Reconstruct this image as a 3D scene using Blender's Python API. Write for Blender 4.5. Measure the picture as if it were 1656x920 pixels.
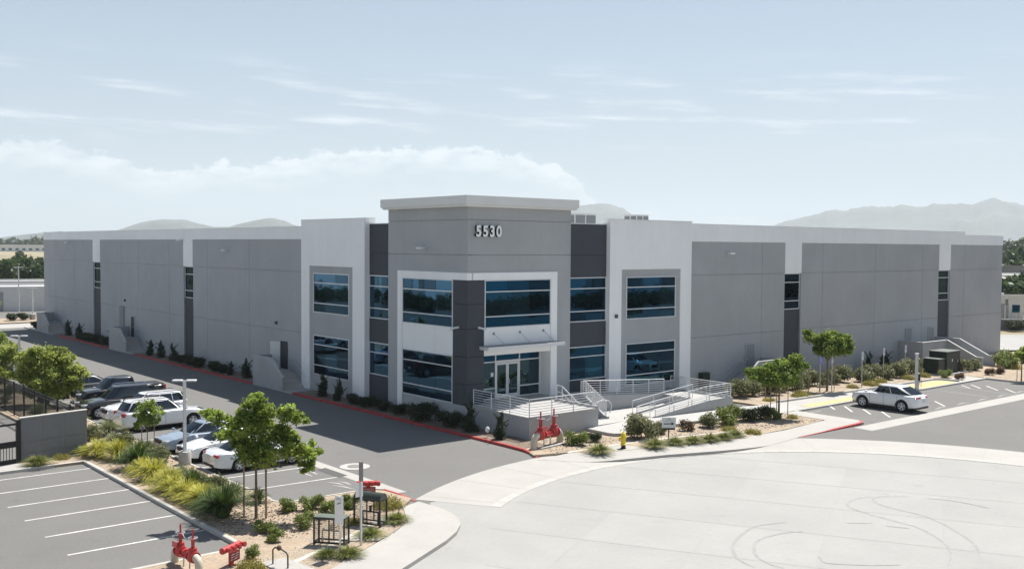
import bpy, bmesh, math, random
import numpy as np
from mathutils import Vector, Matrix, Euler

for o in list(bpy.data.objects):
    bpy.data.objects.remove(o)
S = bpy.context.scene
COL = S.collection
R = math.radians
random.seed(5530)
RNG = np.random.default_rng(5530)

# ---------------------------------------------------------------- camera
CAM_H = 10.9
FPX = 1621.33
PITCH, ROLL, YAW = R(2.175), R(0.373), R(50.082)
fw = Vector((math.cos(YAW)*math.cos(PITCH), math.sin(YAW)*math.cos(PITCH), -math.sin(PITCH)))
rt = Vector((math.sin(YAW), -math.cos(YAW), 0))
up = rt.cross(fw)
rt2 = math.cos(ROLL)*rt + math.sin(ROLL)*up
up2 = -math.sin(ROLL)*rt + math.cos(ROLL)*up
cd = bpy.data.cameras.new('camera')
cam = bpy.data.objects.new('camera', cd)
COL.objects.link(cam)
cd.sensor_fit = 'HORIZONTAL'
cd.sensor_width = 36.0
cd.lens = 36.0*FPX/1656.0
cd.clip_start = 0.5
cd.clip_end = 40000
M3 = Matrix((rt2, up2, -fw)).transposed()
cam.matrix_world = Matrix.Translation((0, 0, CAM_H)) @ M3.to_4x4()
S.camera = cam

def ray(x, y):
    return fw + rt2*((x-828)/FPX) - up2*((y-460)/FPX)
def gp(x, y, z=0.0):
    """photograph pixel -> point on the level z (things that stand on the ground)"""
    d = ray(x, y)
    t = (z-CAM_H)/d.z
    return Vector((d.x*t, d.y*t, z))

# ---------------------------------------------------------------- light
SUNV = Vector((7.5, 2.33, 13.87)).normalized()
SUN_EL = math.asin(SUNV.z)
sl = bpy.data.lights.new('sun', 'SUN')
sl.energy = 4.9
sl.angle = R(0.55)
sl.color = (1.0, 0.955, 0.89)
so = bpy.data.objects.new('sun', sl)
COL.objects.link(so)
so.location = (60, 20, 120)
so.rotation_euler = SUNV.to_track_quat('Z', 'Y').to_euler()

W = bpy.data.worlds.new('World')
S.world = W
W.use_nodes = True

def nd(nt, typ, x=0, y=0, **kw):
    n = nt.nodes.new(typ)
    n.location = (x, y)
    for k, v in kw.items():
        setattr(n, k, v)
    return n

def build_world():
    nt = W.node_tree
    nt.nodes.clear()
    L = nt.links.new
    out = nd(nt, 'ShaderNodeOutputWorld', 1400)
    bg = nd(nt, 'ShaderNodeBackground', 1200)
    sky = nd(nt, 'ShaderNodeTexSky', 0, 300)
    sky.sky_type = 'NISHITA'
    sky.sun_disc = False
    sky.sun_elevation = SUN_EL
    # Blender: rotation measured clockwise from +Y
    sky.sun_rotation = math.atan2(SUNV.x, SUNV.y)
    sky.altitude = 300
    sky.air_density = 1.0
    sky.dust_density = 1.2
    sky.ozone_density = 2.0
    bg.inputs[1].default_value = 0.058
    tc = nd(nt, 'ShaderNodeTexCoord', -1400)
    nrm = nd(nt, 'ShaderNodeVectorMath', -1200, operation='NORMALIZE')
    L(tc.outputs['Generated'], nrm.inputs[0])
    sp = nd(nt, 'ShaderNodeSeparateXYZ', -1000)
    L(nrm.outputs[0], sp.inputs[0])
    def m(op, a, b=None, c=None, clamp=False):
        n = nd(nt, 'ShaderNodeMath', operation=op, use_clamp=clamp)
        for i, v in enumerate((a, b, c)):
            if v is None: continue
            if isinstance(v, (int, float)): n.inputs[i].default_value = v
            else: L(v, n.inputs[i])
        return n.outputs[0]
    def sm(v, a, b):
        n = nd(nt, 'ShaderNodeMapRange', interpolation_type='SMOOTHSTEP')
        L(v, n.inputs['Value'])
        n.inputs['From Min'].default_value = a
        n.inputs['From Max'].default_value = b
        return n.outputs['Result']
    az = m('ARCTAN2', sp.outputs[1], sp.outputs[0])       # radians, view centre 0.874
    el = m('ARCSINE', sp.outputs[2])
    # bearing right of the view axis, in radians
    bear = m('SUBTRACT', YAW, az)
    # the cloud bank's top edge as a function of bearing (in view); level elsewhere
    fc = nd(nt, 'ShaderNodeFloatCurve')
    c = fc.mapping.curves[0]
    pts = [(-.60, .070), (-.49, .083), (-.457, .094), (-.41, .088), (-.37, .080), (-.335, .070), (-.29, .078),
           (-.25, .079), (-.225, .083), (-.19, .091), (-.13, .096), (-.06, .099), (-.02, .096), (.03, .086), (.06, .072),
           (.10, .040), (.2, .030), (.45, .030), (.7, .05)]
    b0, b1 = -.8, .8
    for i, (b, e) in enumerate(pts):
        xx, yy = (b-b0)/(b1-b0), e*5.0
        if i < 2:
            c.points[i].location = (xx, yy)
        else:
            c.points.new(xx, yy)
    fc.mapping.update()
    bb = nd(nt, 'ShaderNodeMapRange')
    L(bear, bb.inputs['Value'])
    bb.inputs['From Min'].default_value = b0
    bb.inputs['From Max'].default_value = b1
    L(bb.outputs['Result'], fc.inputs['Value'])
    top = m('DIVIDE', fc.outputs[0], 5.0)
    # puffy noise on bearing / elevation
    cb = nd(nt, 'ShaderNodeCombineXYZ')
    L(m('MULTIPLY', bear, 62.0), cb.inputs[0]); L(m('MULTIPLY', el, 90.0), cb.inputs[1])
    nz = nd(nt, 'ShaderNodeTexNoise'); nz.inputs['Scale'].default_value = 1.0; nz.inputs['Detail'].default_value = 9; nz.inputs['Roughness'].default_value = .62
    L(cb.outputs[0], nz.inputs['Vector'])
    d = m('SUBTRACT', m('ADD', top, m('MULTIPLY', m('SUBTRACT', nz.outputs['Fac'], .5), .036)), el)
    edge = sm(d, -0.0005, .0045)
    body = sm(el, .012, .060)
    fall = m('ADD', .12, m('MULTIPLY', .88, sm(m('SUBTRACT', el, top), -.036, -.003)))
    cum = m('MULTIPLY', m('MULTIPLY', edge, body), fall)
    # modulation inside the bank
    cb2 = nd(nt, 'ShaderNodeCombineXYZ')
    L(m('MULTIPLY', bear, 40.0), cb2.inputs[0]); L(m('MULTIPLY', el, 95.0), cb2.inputs[1]); cb2.inputs[2].default_value = 3.3
    n2 = nd(nt, 'ShaderNodeTexNoise'); n2.inputs['Detail'].default_value = 6; n2.inputs['Scale'].default_value = 1.0
    L(cb2.outputs[0], n2.inputs['Vector'])
    cum = m('MULTIPLY', cum, m('ADD', -.55, m('MULTIPLY', n2.outputs['Fac'], 2.9)), clamp=True)
    # thin streaks of cirrus, all round the sky
    cb3 = nd(nt, 'ShaderNodeCombineXYZ')
    L(m('MULTIPLY', bear, 7.0), cb3.inputs[0]); L(m('MULTIPLY', m('ADD', el, m('MULTIPLY', bear, .035)), 75.0), cb3.inputs[1]); cb3.inputs[2].default_value = 8.15
    n3 = nd(nt, 'ShaderNodeTexNoise'); n3.inputs['Detail'].default_value = 7; n3.inputs['Roughness'].default_value = .58; n3.inputs['Scale'].default_value = 1.0
    L(cb3.outputs[0], n3.inputs['Vector'])
    band = m('MULTIPLY', sm(el, .085, .115), m('SUBTRACT', 1.0, sm(el, .145, .19)))
    cir = m('MULTIPLY', m('MULTIPLY', sm(n3.outputs['Fac'], .50, .74), band), .33)
    mask = m('MAXIMUM', m('MULTIPLY', cum, .40), cir, clamp=True)
    # horizon haze whitening (same at every bearing)
    hz = m('POWER', m('SUBTRACT', 1.0, m('MAXIMUM', el, 0.0, clamp=True), clamp=True), 2.3)
    mixh = nd(nt, 'ShaderNodeMix', data_type='RGBA')
    L(m('MULTIPLY', hz, .86), mixh.inputs[0])
    L(sky.outputs[0], mixh.inputs[6])
    mixh.inputs[7].default_value = (5.9, 7.15, 8.2, 1)
    mx = nd(nt, 'ShaderNodeMix', data_type='RGBA')
    L(mask, mx.inputs[0])
    L(mixh.outputs[2], mx.inputs[6])
    mx.inputs[7].default_value = (16.5, 16.5, 16.6, 1)
    L(mx.outputs[2], bg.inputs[0])
    L(bg.outputs[0], out.inputs[0])
build_world()

S.view_settings.view_transform = 'Standard'
S.view_settings.look = 'None'
S.view_settings.gamma = 1.0
S.view_settings.exposure = 0.73
S.render.engine = 'CYCLES'
S.cycles.max_bounces = 8
S.cycles.volume_bounces = 1
S.render.resolution_x = 1024
S.render.resolution_y = 568

# ---------------------------------------------------------------- materials
MATS = {}
def mat(name, col, rough=.7, var=.0, vscale=2.0, metal=0., bump=0., bscale=40., spec=.5, coat=0., stain=0., sscale=.25, col2=None, streak=0., slab=0., spots=0.):
    """procedural principled: col +- noise, optional large soft stains, fine bump"""
    if name in MATS: return MATS[name]
    m = bpy.data.materials.new(name); m.use_nodes = True
    nt = m.node_tree; L = nt.links.new
    p = nt.nodes['Principled BSDF']
    p.inputs['Roughness'].default_value = rough
    p.inputs['Metallic'].default_value = metal
    p.inputs['Specular IOR Level'].default_value = spec
    p.inputs['Coat Weight'].default_value = coat
    p.inputs['Coat Roughness'].default_value = .05
    c = (*col, 1)
    p.inputs['Base Color'].default_value = c
    tc = nt.nodes.new('ShaderNodeTexCoord')
    geo = nt.nodes.new('ShaderNodeNewGeometry')
    src = geo.outputs['Position']
    last = None
    if var > 0 or col2:
        n = nt.nodes.new('ShaderNodeTexNoise'); n.inputs['Scale'].default_value = vscale; n.inputs['Detail'].default_value = 8; n.inputs['Roughness'].default_value = .65
        L(src, n.inputs['Vector'])
        mr = nt.nodes.new('ShaderNodeMapRange'); mr.inputs['From Min'].default_value = .3; mr.inputs['From Max'].default_value = .7
        L(n.outputs['Fac'], mr.inputs['Value'])
        mx = nt.nodes.new('ShaderNodeMix'); mx.data_type = 'RGBA'
        L(mr.outputs['Result'], mx.inputs[0])
        if col2:
            mx.inputs[6].default_value = c; mx.inputs[7].default_value = (*col2, 1)
        else:
            mx.inputs[6].default_value = tuple(min(1, v*(1-var)) for v in col)+(1,)
            mx.inputs[7].default_value = tuple(min(1, v*(1+var)) for v in col)+(1,)
        last = mx.outputs[2]
    if stain > 0:
        n2 = nt.nodes.new('ShaderNodeTexNoise'); n2.inputs['Scale'].default_value = sscale; n2.inputs['Detail'].default_value = 5; n2.inputs['Roughness'].default_value = .6
        L(src, n2.inputs['Vector'])
        mr2 = nt.nodes.new('ShaderNodeMapRange'); mr2.inputs['From Min'].default_value = .35; mr2.inputs['From Max'].default_value = .68
        mr2.inputs['To Min'].default_value = 1-stain; mr2.inputs['To Max'].default_value = 1+stain*.35
        L(n2.outputs['Fac'], mr2.inputs['Value'])
        hs = nt.nodes.new('ShaderNodeMix'); hs.data_type = 'RGBA'; hs.blend_type = 'MULTIPLY'; hs.inputs[0].default_value = 1
        if last: L(last, hs.inputs[6])
        else: hs.inputs[6].default_value = c
        cmb = nt.nodes.new('ShaderNodeCombineColor')
        for i in range(3): L(mr2.outputs['Result'], cmb.inputs[i])
        L(cmb.outputs[0], hs.inputs[7])
        last = hs.outputs[2]
    def mult(fac_out):
        nonlocal last
        q = nt.nodes.new('ShaderNodeMix'); q.data_type = 'RGBA'; q.blend_type = 'MULTIPLY'; q.inputs[0].default_value = 1
        if last: L(last, q.inputs[6])
        else: q.inputs[6].default_value = c
        cm = nt.nodes.new('ShaderNodeCombineColor')
        for i in range(3): L(fac_out, cm.inputs[i])
        L(cm.outputs[0], q.inputs[7]); last = q.outputs[2]
    def rng(v, a, b_, lo, hi):
        r_ = nt.nodes.new('ShaderNodeMapRange'); L(v, r_.inputs['Value'])
        for k_, x_ in zip(('From Min', 'From Max', 'To Min', 'To Max'), (a, b_, lo, hi)): r_.inputs[k_].default_value = x_
        return r_.outputs['Result']
    if streak > 0:      # rain streaks: noise drawn out along z
        mp = nt.nodes.new('ShaderNodeMapping'); mp.inputs['Scale'].default_value = (2.2, 2.2, .10); L(src, mp.inputs['Vector'])
        n_ = nt.nodes.new('ShaderNodeTexNoise'); n_.inputs['Scale'].default_value = 1.0; n_.inputs['Detail'].default_value = 5; n_.inputs['Roughness'].default_value = .7
        L(mp.outputs[0], n_.inputs['Vector']); mult(rng(n_.outputs['Fac'], .42, .72, 1.0, 1-streak))
        n_ = nt.nodes.new('ShaderNodeTexNoise'); n_.inputs['Scale'].default_value = .13; n_.inputs['Detail'].default_value = 2
        L(src, n_.inputs['Vector']); mult(rng(n_.outputs['Fac'], .35, .65, 1-streak*.6, 1+streak*.35))
    if slab > 0:        # tone changes from slab to slab (4.2 m grid of the street joints)
        mp = nt.nodes.new('ShaderNodeMapping'); mp.vector_type = 'TEXTURE'
        mp.inputs['Location'].default_value = (35.4, 17.6, 0); mp.inputs['Rotation'].default_value = (0, 0, math.atan2(.47, .88)); mp.inputs['Scale'].default_value = (4.2, 4.2, 1)
        L(src, mp.inputs['Vector'])
        fl = nt.nodes.new('ShaderNodeVectorMath'); fl.operation = 'FLOOR'; L(mp.outputs[0], fl.inputs[0])
        ml = nt.nodes.new('ShaderNodeVectorMath'); ml.operation = 'MULTIPLY'; ml.inputs[1].default_value = (1, 1, 0); L(fl.outputs[0], ml.inputs[0])
        wn = nt.nodes.new('ShaderNodeTexWhiteNoise'); L(ml.outputs[0], wn.inputs['Vector']); mult(rng(wn.outputs['Value'], 0, 1, 1-slab, 1+slab*.5))
    if spots > 0:       # oil drips and small dark stains
        n_ = nt.nodes.new('ShaderNodeTexNoise'); n_.inputs['Scale'].default_value = 1.15; n_.inputs['Detail'].default_value = 3
        L(src, n_.inputs['Vector']); mult(rng(n_.outputs['Fac'], .66, .74, 1.0, 1-spots))
        n_ = nt.nodes.new('ShaderNodeTexNoise'); n_.inputs['Scale'].default_value = .35; n_.inputs['Detail'].default_value = 8; n_.inputs['Roughness'].default_value = .75
        L(src, n_.inputs['Vector']); mult(rng(n_.outputs['Fac'], .56, .70, 1.0, 1-spots*.5))
    if last: L(last, p.inputs['Base Color'])
    if bump > 0:
        nb = nt.nodes.new('ShaderNodeTexNoise'); nb.inputs['Scale'].default_value = bscale; nb.inputs['Detail'].default_value = 4
        L(src, nb.inputs['Vector'])
        bp = nt.nodes.new('ShaderNodeBump'); bp.inputs['Strength'].default_value = bump; bp.inputs['Distance'].default_value = .02
        L(nb.outputs['Fac'], bp.inputs['Height']); L(bp.outputs[0], p.inputs['Normal'])
    MATS[name] = m
    return m

def leafmat(name, dark, light, scale=1.6, trans=.35, rough=.5):
    if name in MATS: return MATS[name]
    m = bpy.data.materials.new(name); m.use_nodes = True
    nt = m.node_tree; L = nt.links.new
    nt.nodes.clear()
    out = nt.nodes.new('ShaderNodeOutputMaterial')
    geo = nt.nodes.new('ShaderNodeNewGeometry')
    n = nt.nodes.new('ShaderNodeTexNoise'); n.inputs['Scale'].default_value = scale; n.inputs['Detail'].default_value = 3
    L(geo.outputs['Position'], n.inputs['Vector'])
    n2 = nt.nodes.new('ShaderNodeTexWhiteNoise'); n2.noise_dimensions = '1D'
    L(geo.outputs['Random Per Island'], n2.inputs['W'])
    ad = nt.nodes.new('ShaderNodeMath'); ad.operation = 'MULTIPLY_ADD'; ad.inputs[1].default_value = .55; 
    L(n2.outputs['Value'], ad.inputs[0])
    sc = nt.nodes.new('ShaderNodeMapRange'); sc.inputs['From Min'].default_value = .35; sc.inputs['From Max'].default_value = .68; sc.inputs['To Max'].default_value = .55
    L(n.outputs['Fac'], sc.inputs['Value']); L(sc.outputs['Result'], ad.inputs[2])
    mx = nt.nodes.new('ShaderNodeMix'); mx.data_type = 'RGBA'
    L(ad.outputs[0], mx.inputs[0]); mx.inputs[6].default_value = (*dark, 1); mx.inputs[7].default_value = (*light, 1)
    p = nt.nodes.new('ShaderNodeBsdfPrincipled'); p.inputs['Roughness'].default_value = rough; p.inputs['Specular IOR Level'].default_value = .35
    L(mx.outputs[2], p.inputs['Base Color'])
    t = nt.nodes.new('ShaderNodeBsdfTranslucent'); L(mx.outputs[2], t.inputs['Color'])
    ms = nt.nodes.new('ShaderNodeMixShader'); ms.inputs[0].default_value = trans
    L(p.outputs[0], ms.inputs[1]); L(t.outputs[0], ms.inputs[2]); L(ms.outputs[0], out.inputs[0])
    MATS[name] = m
    return m

def glassmat(name, base, tint, refl, rough=.02):
    """opaque reflective glazing: dark body, tinted mirror coat"""
    if name in MATS: return MATS[name]
    m = bpy.data.materials.new(name); m.use_nodes = True
    nt = m.node_tree; L = nt.links.new
    nt.nodes.clear()
    out = nt.nodes.new('ShaderNodeOutputMaterial')
    d = nt.nodes.new('ShaderNodeBsdfDiffuse'); d.inputs['Color'].default_value = (*base, 1)
    g = nt.nodes.new('ShaderNodeBsdfGlossy'); g.inputs['Color'].default_value = (*tint, 1); g.inputs['Roughness'].default_value = rough
    lw = nt.nodes.new('ShaderNodeLayerWeight'); lw.inputs['Blend'].default_value = .25
    mr = nt.nodes.new('ShaderNodeMapRange'); mr.inputs['To Min'].default_value = refl; mr.inputs['To Max'].default_value = min(1, refl+.45)
    L(lw.outputs['Fresnel'], mr.inputs['Value'])
    fz = nt.nodes.new('ShaderNodeMapRange'); fz.inputs['From Min'].default_value = .20; fz.inputs['From Max'].default_value = .60
    lw2 = nt.nodes.new('ShaderNodeLayerWeight'); lw2.inputs['Blend'].default_value = .5
    L(lw2.outputs['Facing'], fz.inputs['Value'])
    gm_ = nt.nodes.new('ShaderNodeMix'); gm_.data_type = 'RGBA'; L(fz.outputs['Result'], gm_.inputs[0])
    gm_.inputs[6].default_value = (*tint, 1); gm_.inputs[7].default_value = tuple(min(1, v*.55+.30*(.6+.2*i)) for i, v in enumerate(tint))+(1,)
    L(gm_.outputs[2], g.inputs['Color'])
    geo = nt.nodes.new('ShaderNodeNewGeometry')
    nb = nt.nodes.new('ShaderNodeTexNoise'); nb.inputs['Scale'].default_value = .55; nb.inputs['Detail'].default_value = 1
    L(geo.outputs['Position'], nb.inputs['Vector'])
    bp = nt.nodes.new('ShaderNodeBump'); bp.inputs['Strength'].default_value = .06; bp.inputs['Distance'].default_value = .05
    L(nb.outputs['Fac'], bp.inputs['Height']); L(bp.outputs[0], g.inputs['Normal'])
    ms = nt.nodes.new('ShaderNodeMixShader')
    L(mr.outputs['Result'], ms.inputs[0]); L(d.outputs[0], ms.inputs[1]); L(g.outputs[0], ms.inputs[2]); L(ms.outputs[0], out.inputs[0])
    MATS[name] = m
    return m

GREY = mat('grey_wall_paint', (.40, .414, .428), .85, var=.03, vscale=.6, bump=.05, bscale=25, stain=.06, sscale=.35, streak=.045)
WHITE = mat('white_wall_paint', (.89, .90, .905), .8, var=.015, vscale=.5, bump=.04, bscale=25, stain=.03, sscale=.4, streak=.04)
CHAR = mat('charcoal_wall_paint', (.054, .061, .074), .75, var=.05, vscale=.7, stain=.08)
REVEAL = mat('reveal_paint', (.31, .32, .332), .9)
ALU = mat('white_aluminium_frame', (.70, .72, .74), .35, metal=.15)
PGLASS = glassmat('tinted_window_glass', (.002, .004, .006), (.018, .18, .37), .30)
PGLASS2 = glassmat('tinted_window_glass_dim', (.003, .005, .007), (.020, .15, .28), .18)
PGLASS3 = glassmat('tinted_window_glass_blind', (.012, .022, .028), (.022, .19, .34), .28)
STRIPG = glassmat('strip_window_glass', (.002, .003, .004), (.02, .10, .18), .12)
DGLASS = glassmat('tinted_door_glass', (.004, .006, .008), (.30, .55, .66), .16)
ASPH = mat('aged_asphalt', (.156, .153, .145), .92, var=.10, vscale=9, bump=.25, bscale=60, stain=.08, sscale=.16, spots=.18)
CONC = mat('street_concrete', (.325, .323, .308), .85, var=.04, vscale=5, bump=.08, bscale=50, stain=.08, sscale=.22, slab=.05, spots=.07)
CONC2 = mat('sidewalk_concrete', (.378, .366, .342), .85, var=.04, vscale=6, bump=.08, bscale=50, stain=.07, sscale=.5)
CONC3 = mat('ramp_concrete', (.39, .385, .372), .8, var=.03, vscale=4, stain=.06, sscale=.6)
KERBM = mat('kerb_concrete', (.47, .455, .42), .9, var=.10, vscale=5, stain=.12)
REDK = mat('red_kerb_paint', (.40, .045, .042), .7, var=.22, vscale=4, stain=.25, sscale=1.5)
LINE = mat('white_marking_paint', (.62, .61, .585), .75, var=.18, vscale=12, stain=.25, sscale=2.2, spots=.35)
YELL = mat('yellow_dome_paint', (.66, .47, .20), .75, var=.10, vscale=6)
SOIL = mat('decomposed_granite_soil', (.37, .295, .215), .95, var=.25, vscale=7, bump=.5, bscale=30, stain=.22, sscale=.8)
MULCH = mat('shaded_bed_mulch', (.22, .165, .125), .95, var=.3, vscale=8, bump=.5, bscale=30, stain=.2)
STEEL = mat('galvanised_steel', (.60, .61, .62), .38, metal=.75)
RAILM = mat('painted_rail_steel', (.66, .67, .68), .4, metal=.3)
BLACKM = mat('black_powder_coat', (.012, .012, .013), .5)
DARKM = mat('dark_rubber', (.012, .012, .013), .8)
FIRERED = mat('fire_red_paint', (.42, .035, .032), .45, var=.12, vscale=9)
CREAM = mat('cream_pipe_paint', (.52, .48, .38), .6, var=.08, vscale=6)
HYD = mat('hydrant_yellow_paint', (.72, .55, .03), .45, var=.08, vscale=12)
SIGNW = mat('sign_white', (.74, .75, .76), .5)
BARK = mat('bark', (.16, .12, .085), .9, var=.25, vscale=12)
STAKE = mat('lodge_pole_wood', (.30, .21, .13), .9, var=.15, vscale=10)
DKGREEN = mat('dark_green_cabinet_paint', (.012, .022, .018), .5)
ROCKM = mat('pale_rock', (.42, .39, .35), .9, var=.15, vscale=9)

# ---------------------------------------------------------------- mesh builder
class MB:
    def __init__(s):
        s.v = []; s.f = []
    def add(s, vs, fs):
        b = len(s.v); s.v += [tuple(v) for v in vs]; s.f += [tuple(i+b for i in f) for f in fs]; return s
    def box(s, x0, x1, y0, y1, z0, z1):
        if x0 > x1: x0, x1 = x1, x0
        if y0 > y1: y0, y1 = y1, y0
        if z0 > z1: z0, z1 = z1, z0
        return s.add([(x0,y0,z0),(x1,y0,z0),(x1,y1,z0),(x0,y1,z0),(x0,y0,z1),(x1,y0,z1),(x1,y1,z1),(x0,y1,z1)],
                     [(0,3,2,1),(4,5,6,7),(0,1,5,4),(1,2,6,5),(2,3,7,6),(3,0,4,7)])
    def cyl(s, p0, p1, r0, r1=None, n=12, caps=True):
        r1 = r0 if r1 is None else r1
        p0 = Vector(p0); p1 = Vector(p1); d = (p1-p0).normalized()
        a = d.orthogonal().normalized(); b = d.cross(a)
        vs = []
        for p, r in ((p0, r0), (p1, r1)):
            for i in range(n):
                t = 2*math.pi*i/n
                vs.append(p + a*(r*math.cos(t)) + b*(r*math.sin(t)))
        fs = [(i, (i+1) % n, n+(i+1) % n, n+i) for i in range(n)]
        if caps: fs += [tuple(range(n-1, -1, -1)), tuple(range(n, 2*n))]
        return s.add(vs, fs)
    def tube(s, pts, r, n=8, caps=True):
        pts = [Vector(p) for p in pts]
        rr = r if isinstance(r, (list, tuple)) else [r]*len(pts)
        vs = []; fs = []
        prev = None
        for i, p in enumerate(pts):
            d = (pts[min(i+1, len(pts)-1)]-pts[max(i-1, 0)]).normalized()
            a = d.orthogonal().normalized() if prev is None else (prev - d*prev.dot(d)).normalized()
            prev = a; b = d.cross(a)
            for k in range(n):
                t = 2*math.pi*k/n
                vs.append(p + a*(rr[i]*math.cos(t)) + b*(rr[i]*math.sin(t)))
        for i in range(len(pts)-1):
            for k in range(n):
                fs.append((i*n+k, i*n+(k+1) % n, (i+1)*n+(k+1) % n, (i+1)*n+k))
        if caps:
            fs.append(tuple(range(n-1, -1, -1))); e = (len(pts)-1)*n
            fs.append(tuple(range(e, e+n)))
        return s.add(vs, fs)
    def lathe(s, prof, c=(0,0,0), axis='Z', n=16, caps=True):
        vs = []; fs = []
        for (r, h) in prof:
            for k in range(n):
                t = 2*math.pi*k/n; a, b = r*math.cos(t), r*math.sin(t)
                v = (a, b, h) if axis == 'Z' else ((h, a, b) if axis == 'X' else (b, h, a))
                vs.append((c[0]+v[0], c[1]+v[1], c[2]+v[2]))
        m = len(prof)
        for i in range(m-1):
            for k in range(n):
                fs.append((i*n+k, i*n+(k+1) % n, (i+1)*n+(k+1) % n, (i+1)*n+k))
        if caps: fs.append(tuple(range(n-1, -1, -1))); fs.append(tuple(range((m-1)*n, m*n)))
        return s.add(vs, fs)
    def prism(s, poly, z0, z1):
        """poly: xy list (ccw); z0/z1 numbers or lists"""
        n = len(poly)
        a = z0 if isinstance(z0, (list, tuple)) else [z0]*n
        b = z1 if isinstance(z1, (list, tuple)) else [z1]*n
        vs = [(p[0], p[1], a[i]) for i, p in enumerate(poly)] + [(p[0], p[1], b[i]) for i, p in enumerate(poly)]
        fs = [tuple(range(n-1, -1, -1)), tuple(range(n, 2*n))] + [(i, (i+1) % n, n+(i+1) % n, n+i) for i in range(n)]
        return s.add(vs, fs)
    def extr(s, poly3, d):
        """planar polygon (3d points) pushed by the vector d"""
        n = len(poly3); d = Vector(d)
        vs = [Vector(p) for p in poly3] + [Vector(p)+d for p in poly3]
        fs = [tuple(range(n-1, -1, -1)), tuple(range(n, 2*n))] + [(i, (i+1) % n, n+(i+1) % n, n+i) for i in range(n)]
        return s.add(vs, fs)
    def mesh(s, name, m=None, smooth=None):
        me = bpy.data.meshes.new(name)
        me.from_pydata(s.v, [], s.f)
        bm = bmesh.new(); bm.from_mesh(me)
        bmesh.ops.recalc_face_normals(bm, faces=bm.faces)
        bm.to_mesh(me); bm.free()
        if m: me.materials.append(m)
        if smooth is not None:
            me.polygons.foreach_set('use_smooth', [True]*len(me.polygons))
            me.set_sharp_from_angle(angle=R(smooth))
        return me
    def build(s, name, m, parent=None, smooth=None, world=True, bevel=0):
        o = bpy.data.objects.new(name, s.mesh(name, m, smooth))
        COL.objects.link(o)
        if parent is not None: attach(o, parent, world)
        if bevel:
            b = o.modifiers.new('bevel', 'BEVEL'); b.width = bevel; b.segments = 2; b.limit_method = 'ANGLE'
        return o

def attach(o, parent, world=True):
    """world=True: the mesh is in world coordinates; False: in the parent's local frame"""
    o.parent = parent
    if world:
        mw = Matrix.Translation(parent.location) @ parent.rotation_euler.to_matrix().to_4x4() if parent.parent is None else Matrix.Identity(4)
        if parent.parent is None and parent.type == 'EMPTY':
            o.matrix_parent_inverse = mw.inverted()
        else:
            # child of a part whose own matrix in its parent is already in world coordinates
            o.matrix_parent_inverse = Matrix.Identity(4)
    return o

LABELS = {}
def tag(o, label, cat, group=None):
    o['label'] = label; o['category'] = cat
    if group: o['group'] = group
    LABELS.setdefault(label, []).append(o)
    return o
def thing(name, label, cat, loc=(0,0,0), rz=0., group=None):
    o = bpy.data.objects.new(name, None); COL.objects.link(o)
    o.empty_display_size = .3
    o.location = loc; o.rotation_euler = (0, 0, rz)
    return tag(o, label, cat, group)
def struct(o, label=None):
    o['kind'] = 'structure'
    if label: o['label'] = label
    return o
def copy_tree(o, parent=None):
    c = o.copy(); COL.objects.link(c)
    if parent is not None:
        c.parent = parent
    for ch in o.children: copy_tree(ch, c)
    return c
def place(proto, used, loc, rz, label, cat, group=None, scale=1.0):
    """first call moves the prototype itself, later calls copy it with its parts"""
    o = proto if not used else copy_tree(proto)
    if used is not None: used.append(o)
    o.location = loc; o.rotation_euler = (0, 0, rz)
    o.scale = (scale, scale, scale) if isinstance(scale, (int, float)) else scale
    for k in ('label', 'category', 'group'):
        if k in o: del o[k]
    return tag(o, label, cat, group)
ORD = ['first', 'second', 'third', 'fourth', 'fifth', 'sixth', 'seventh', 'eighth', 'ninth', 'tenth', 'eleventh', 'twelfth', 'thirteenth', 'fourteenth', 'fifteenth', 'sixteenth']
# ================================================================ SETTING: ground, street, lots, kerbs, beds
def sheet(name, poly, z, m, parent=None):
    zz = z if isinstance(z, (list, tuple)) else [z]*len(poly)
    b = MB(); b.add([(p[0], p[1], zz[i]) for i, p in enumerate(poly)], [tuple(range(len(poly)))])
    return b.build(name, m, parent)

CC = (35.4, 17.6); RL = 17.15; RS = 21.0
def arc(r, a0, a1, n=40):
    return [(CC[0]+r*math.cos(R(a0+(a1-a0)*i/n)), CC[1]+r*math.sin(R(a0+(a1-a0)*i/n))) for i in range(n+1)]
def ang(x, y): return math.degrees(math.atan2(y-CC[1], x-CC[0]))

# far ground: dry fields
gm = mat('dry_field_ground', (.36, .29, .19), .95, vscale=.012, col2=(.24, .22, .13), stain=.25, sscale=.004)
g = MB()
N = 48
ringr = [0, 400, 1500, 5000, 15500]
vs = [(0, 0, -.14)]; fs = []
for r in ringr[1:]:
    for k in range(N):
        t = 2*math.pi*k/N; vs.append((r*math.cos(t), r*math.sin(t), -.14))
for k in range(N): fs.append((0, 1+k, 1+(k+1) % N))
for j in range(len(ringr)-2):
    for k in range(N):
        a = 1+j*N; b = 1+(j+1)*N
        fs.append((a+k, b+k, b+(k+1) % N, a+(k+1) % N))
g.add(vs, fs)
struct(g.build('ground', gm), 'dry tan open ground reaching to the hills')

lot = struct(sheet('parking_lot_asphalt', [(-60, -60), (190, -60), (190, 46), (108.2, 46), (108.2, 150), (60, 215), (-60, 215)], 0.0, ASPH), 'aged grey asphalt of the drive and parking lots')
# street with cul-de-sac bulb
disc = arc(RL+.01, -180, 112, 90)
street = struct(sheet('street', disc + [(27.5, 34.5), (24.5, 34.6), (22.5, 32), (20.5, 30), (18.7, 27.95), (8, 22.3), (-40, -4), (-34, -16), (14, 9)], .006, CONC), 'pale concrete street ending in a turning circle')
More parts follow.
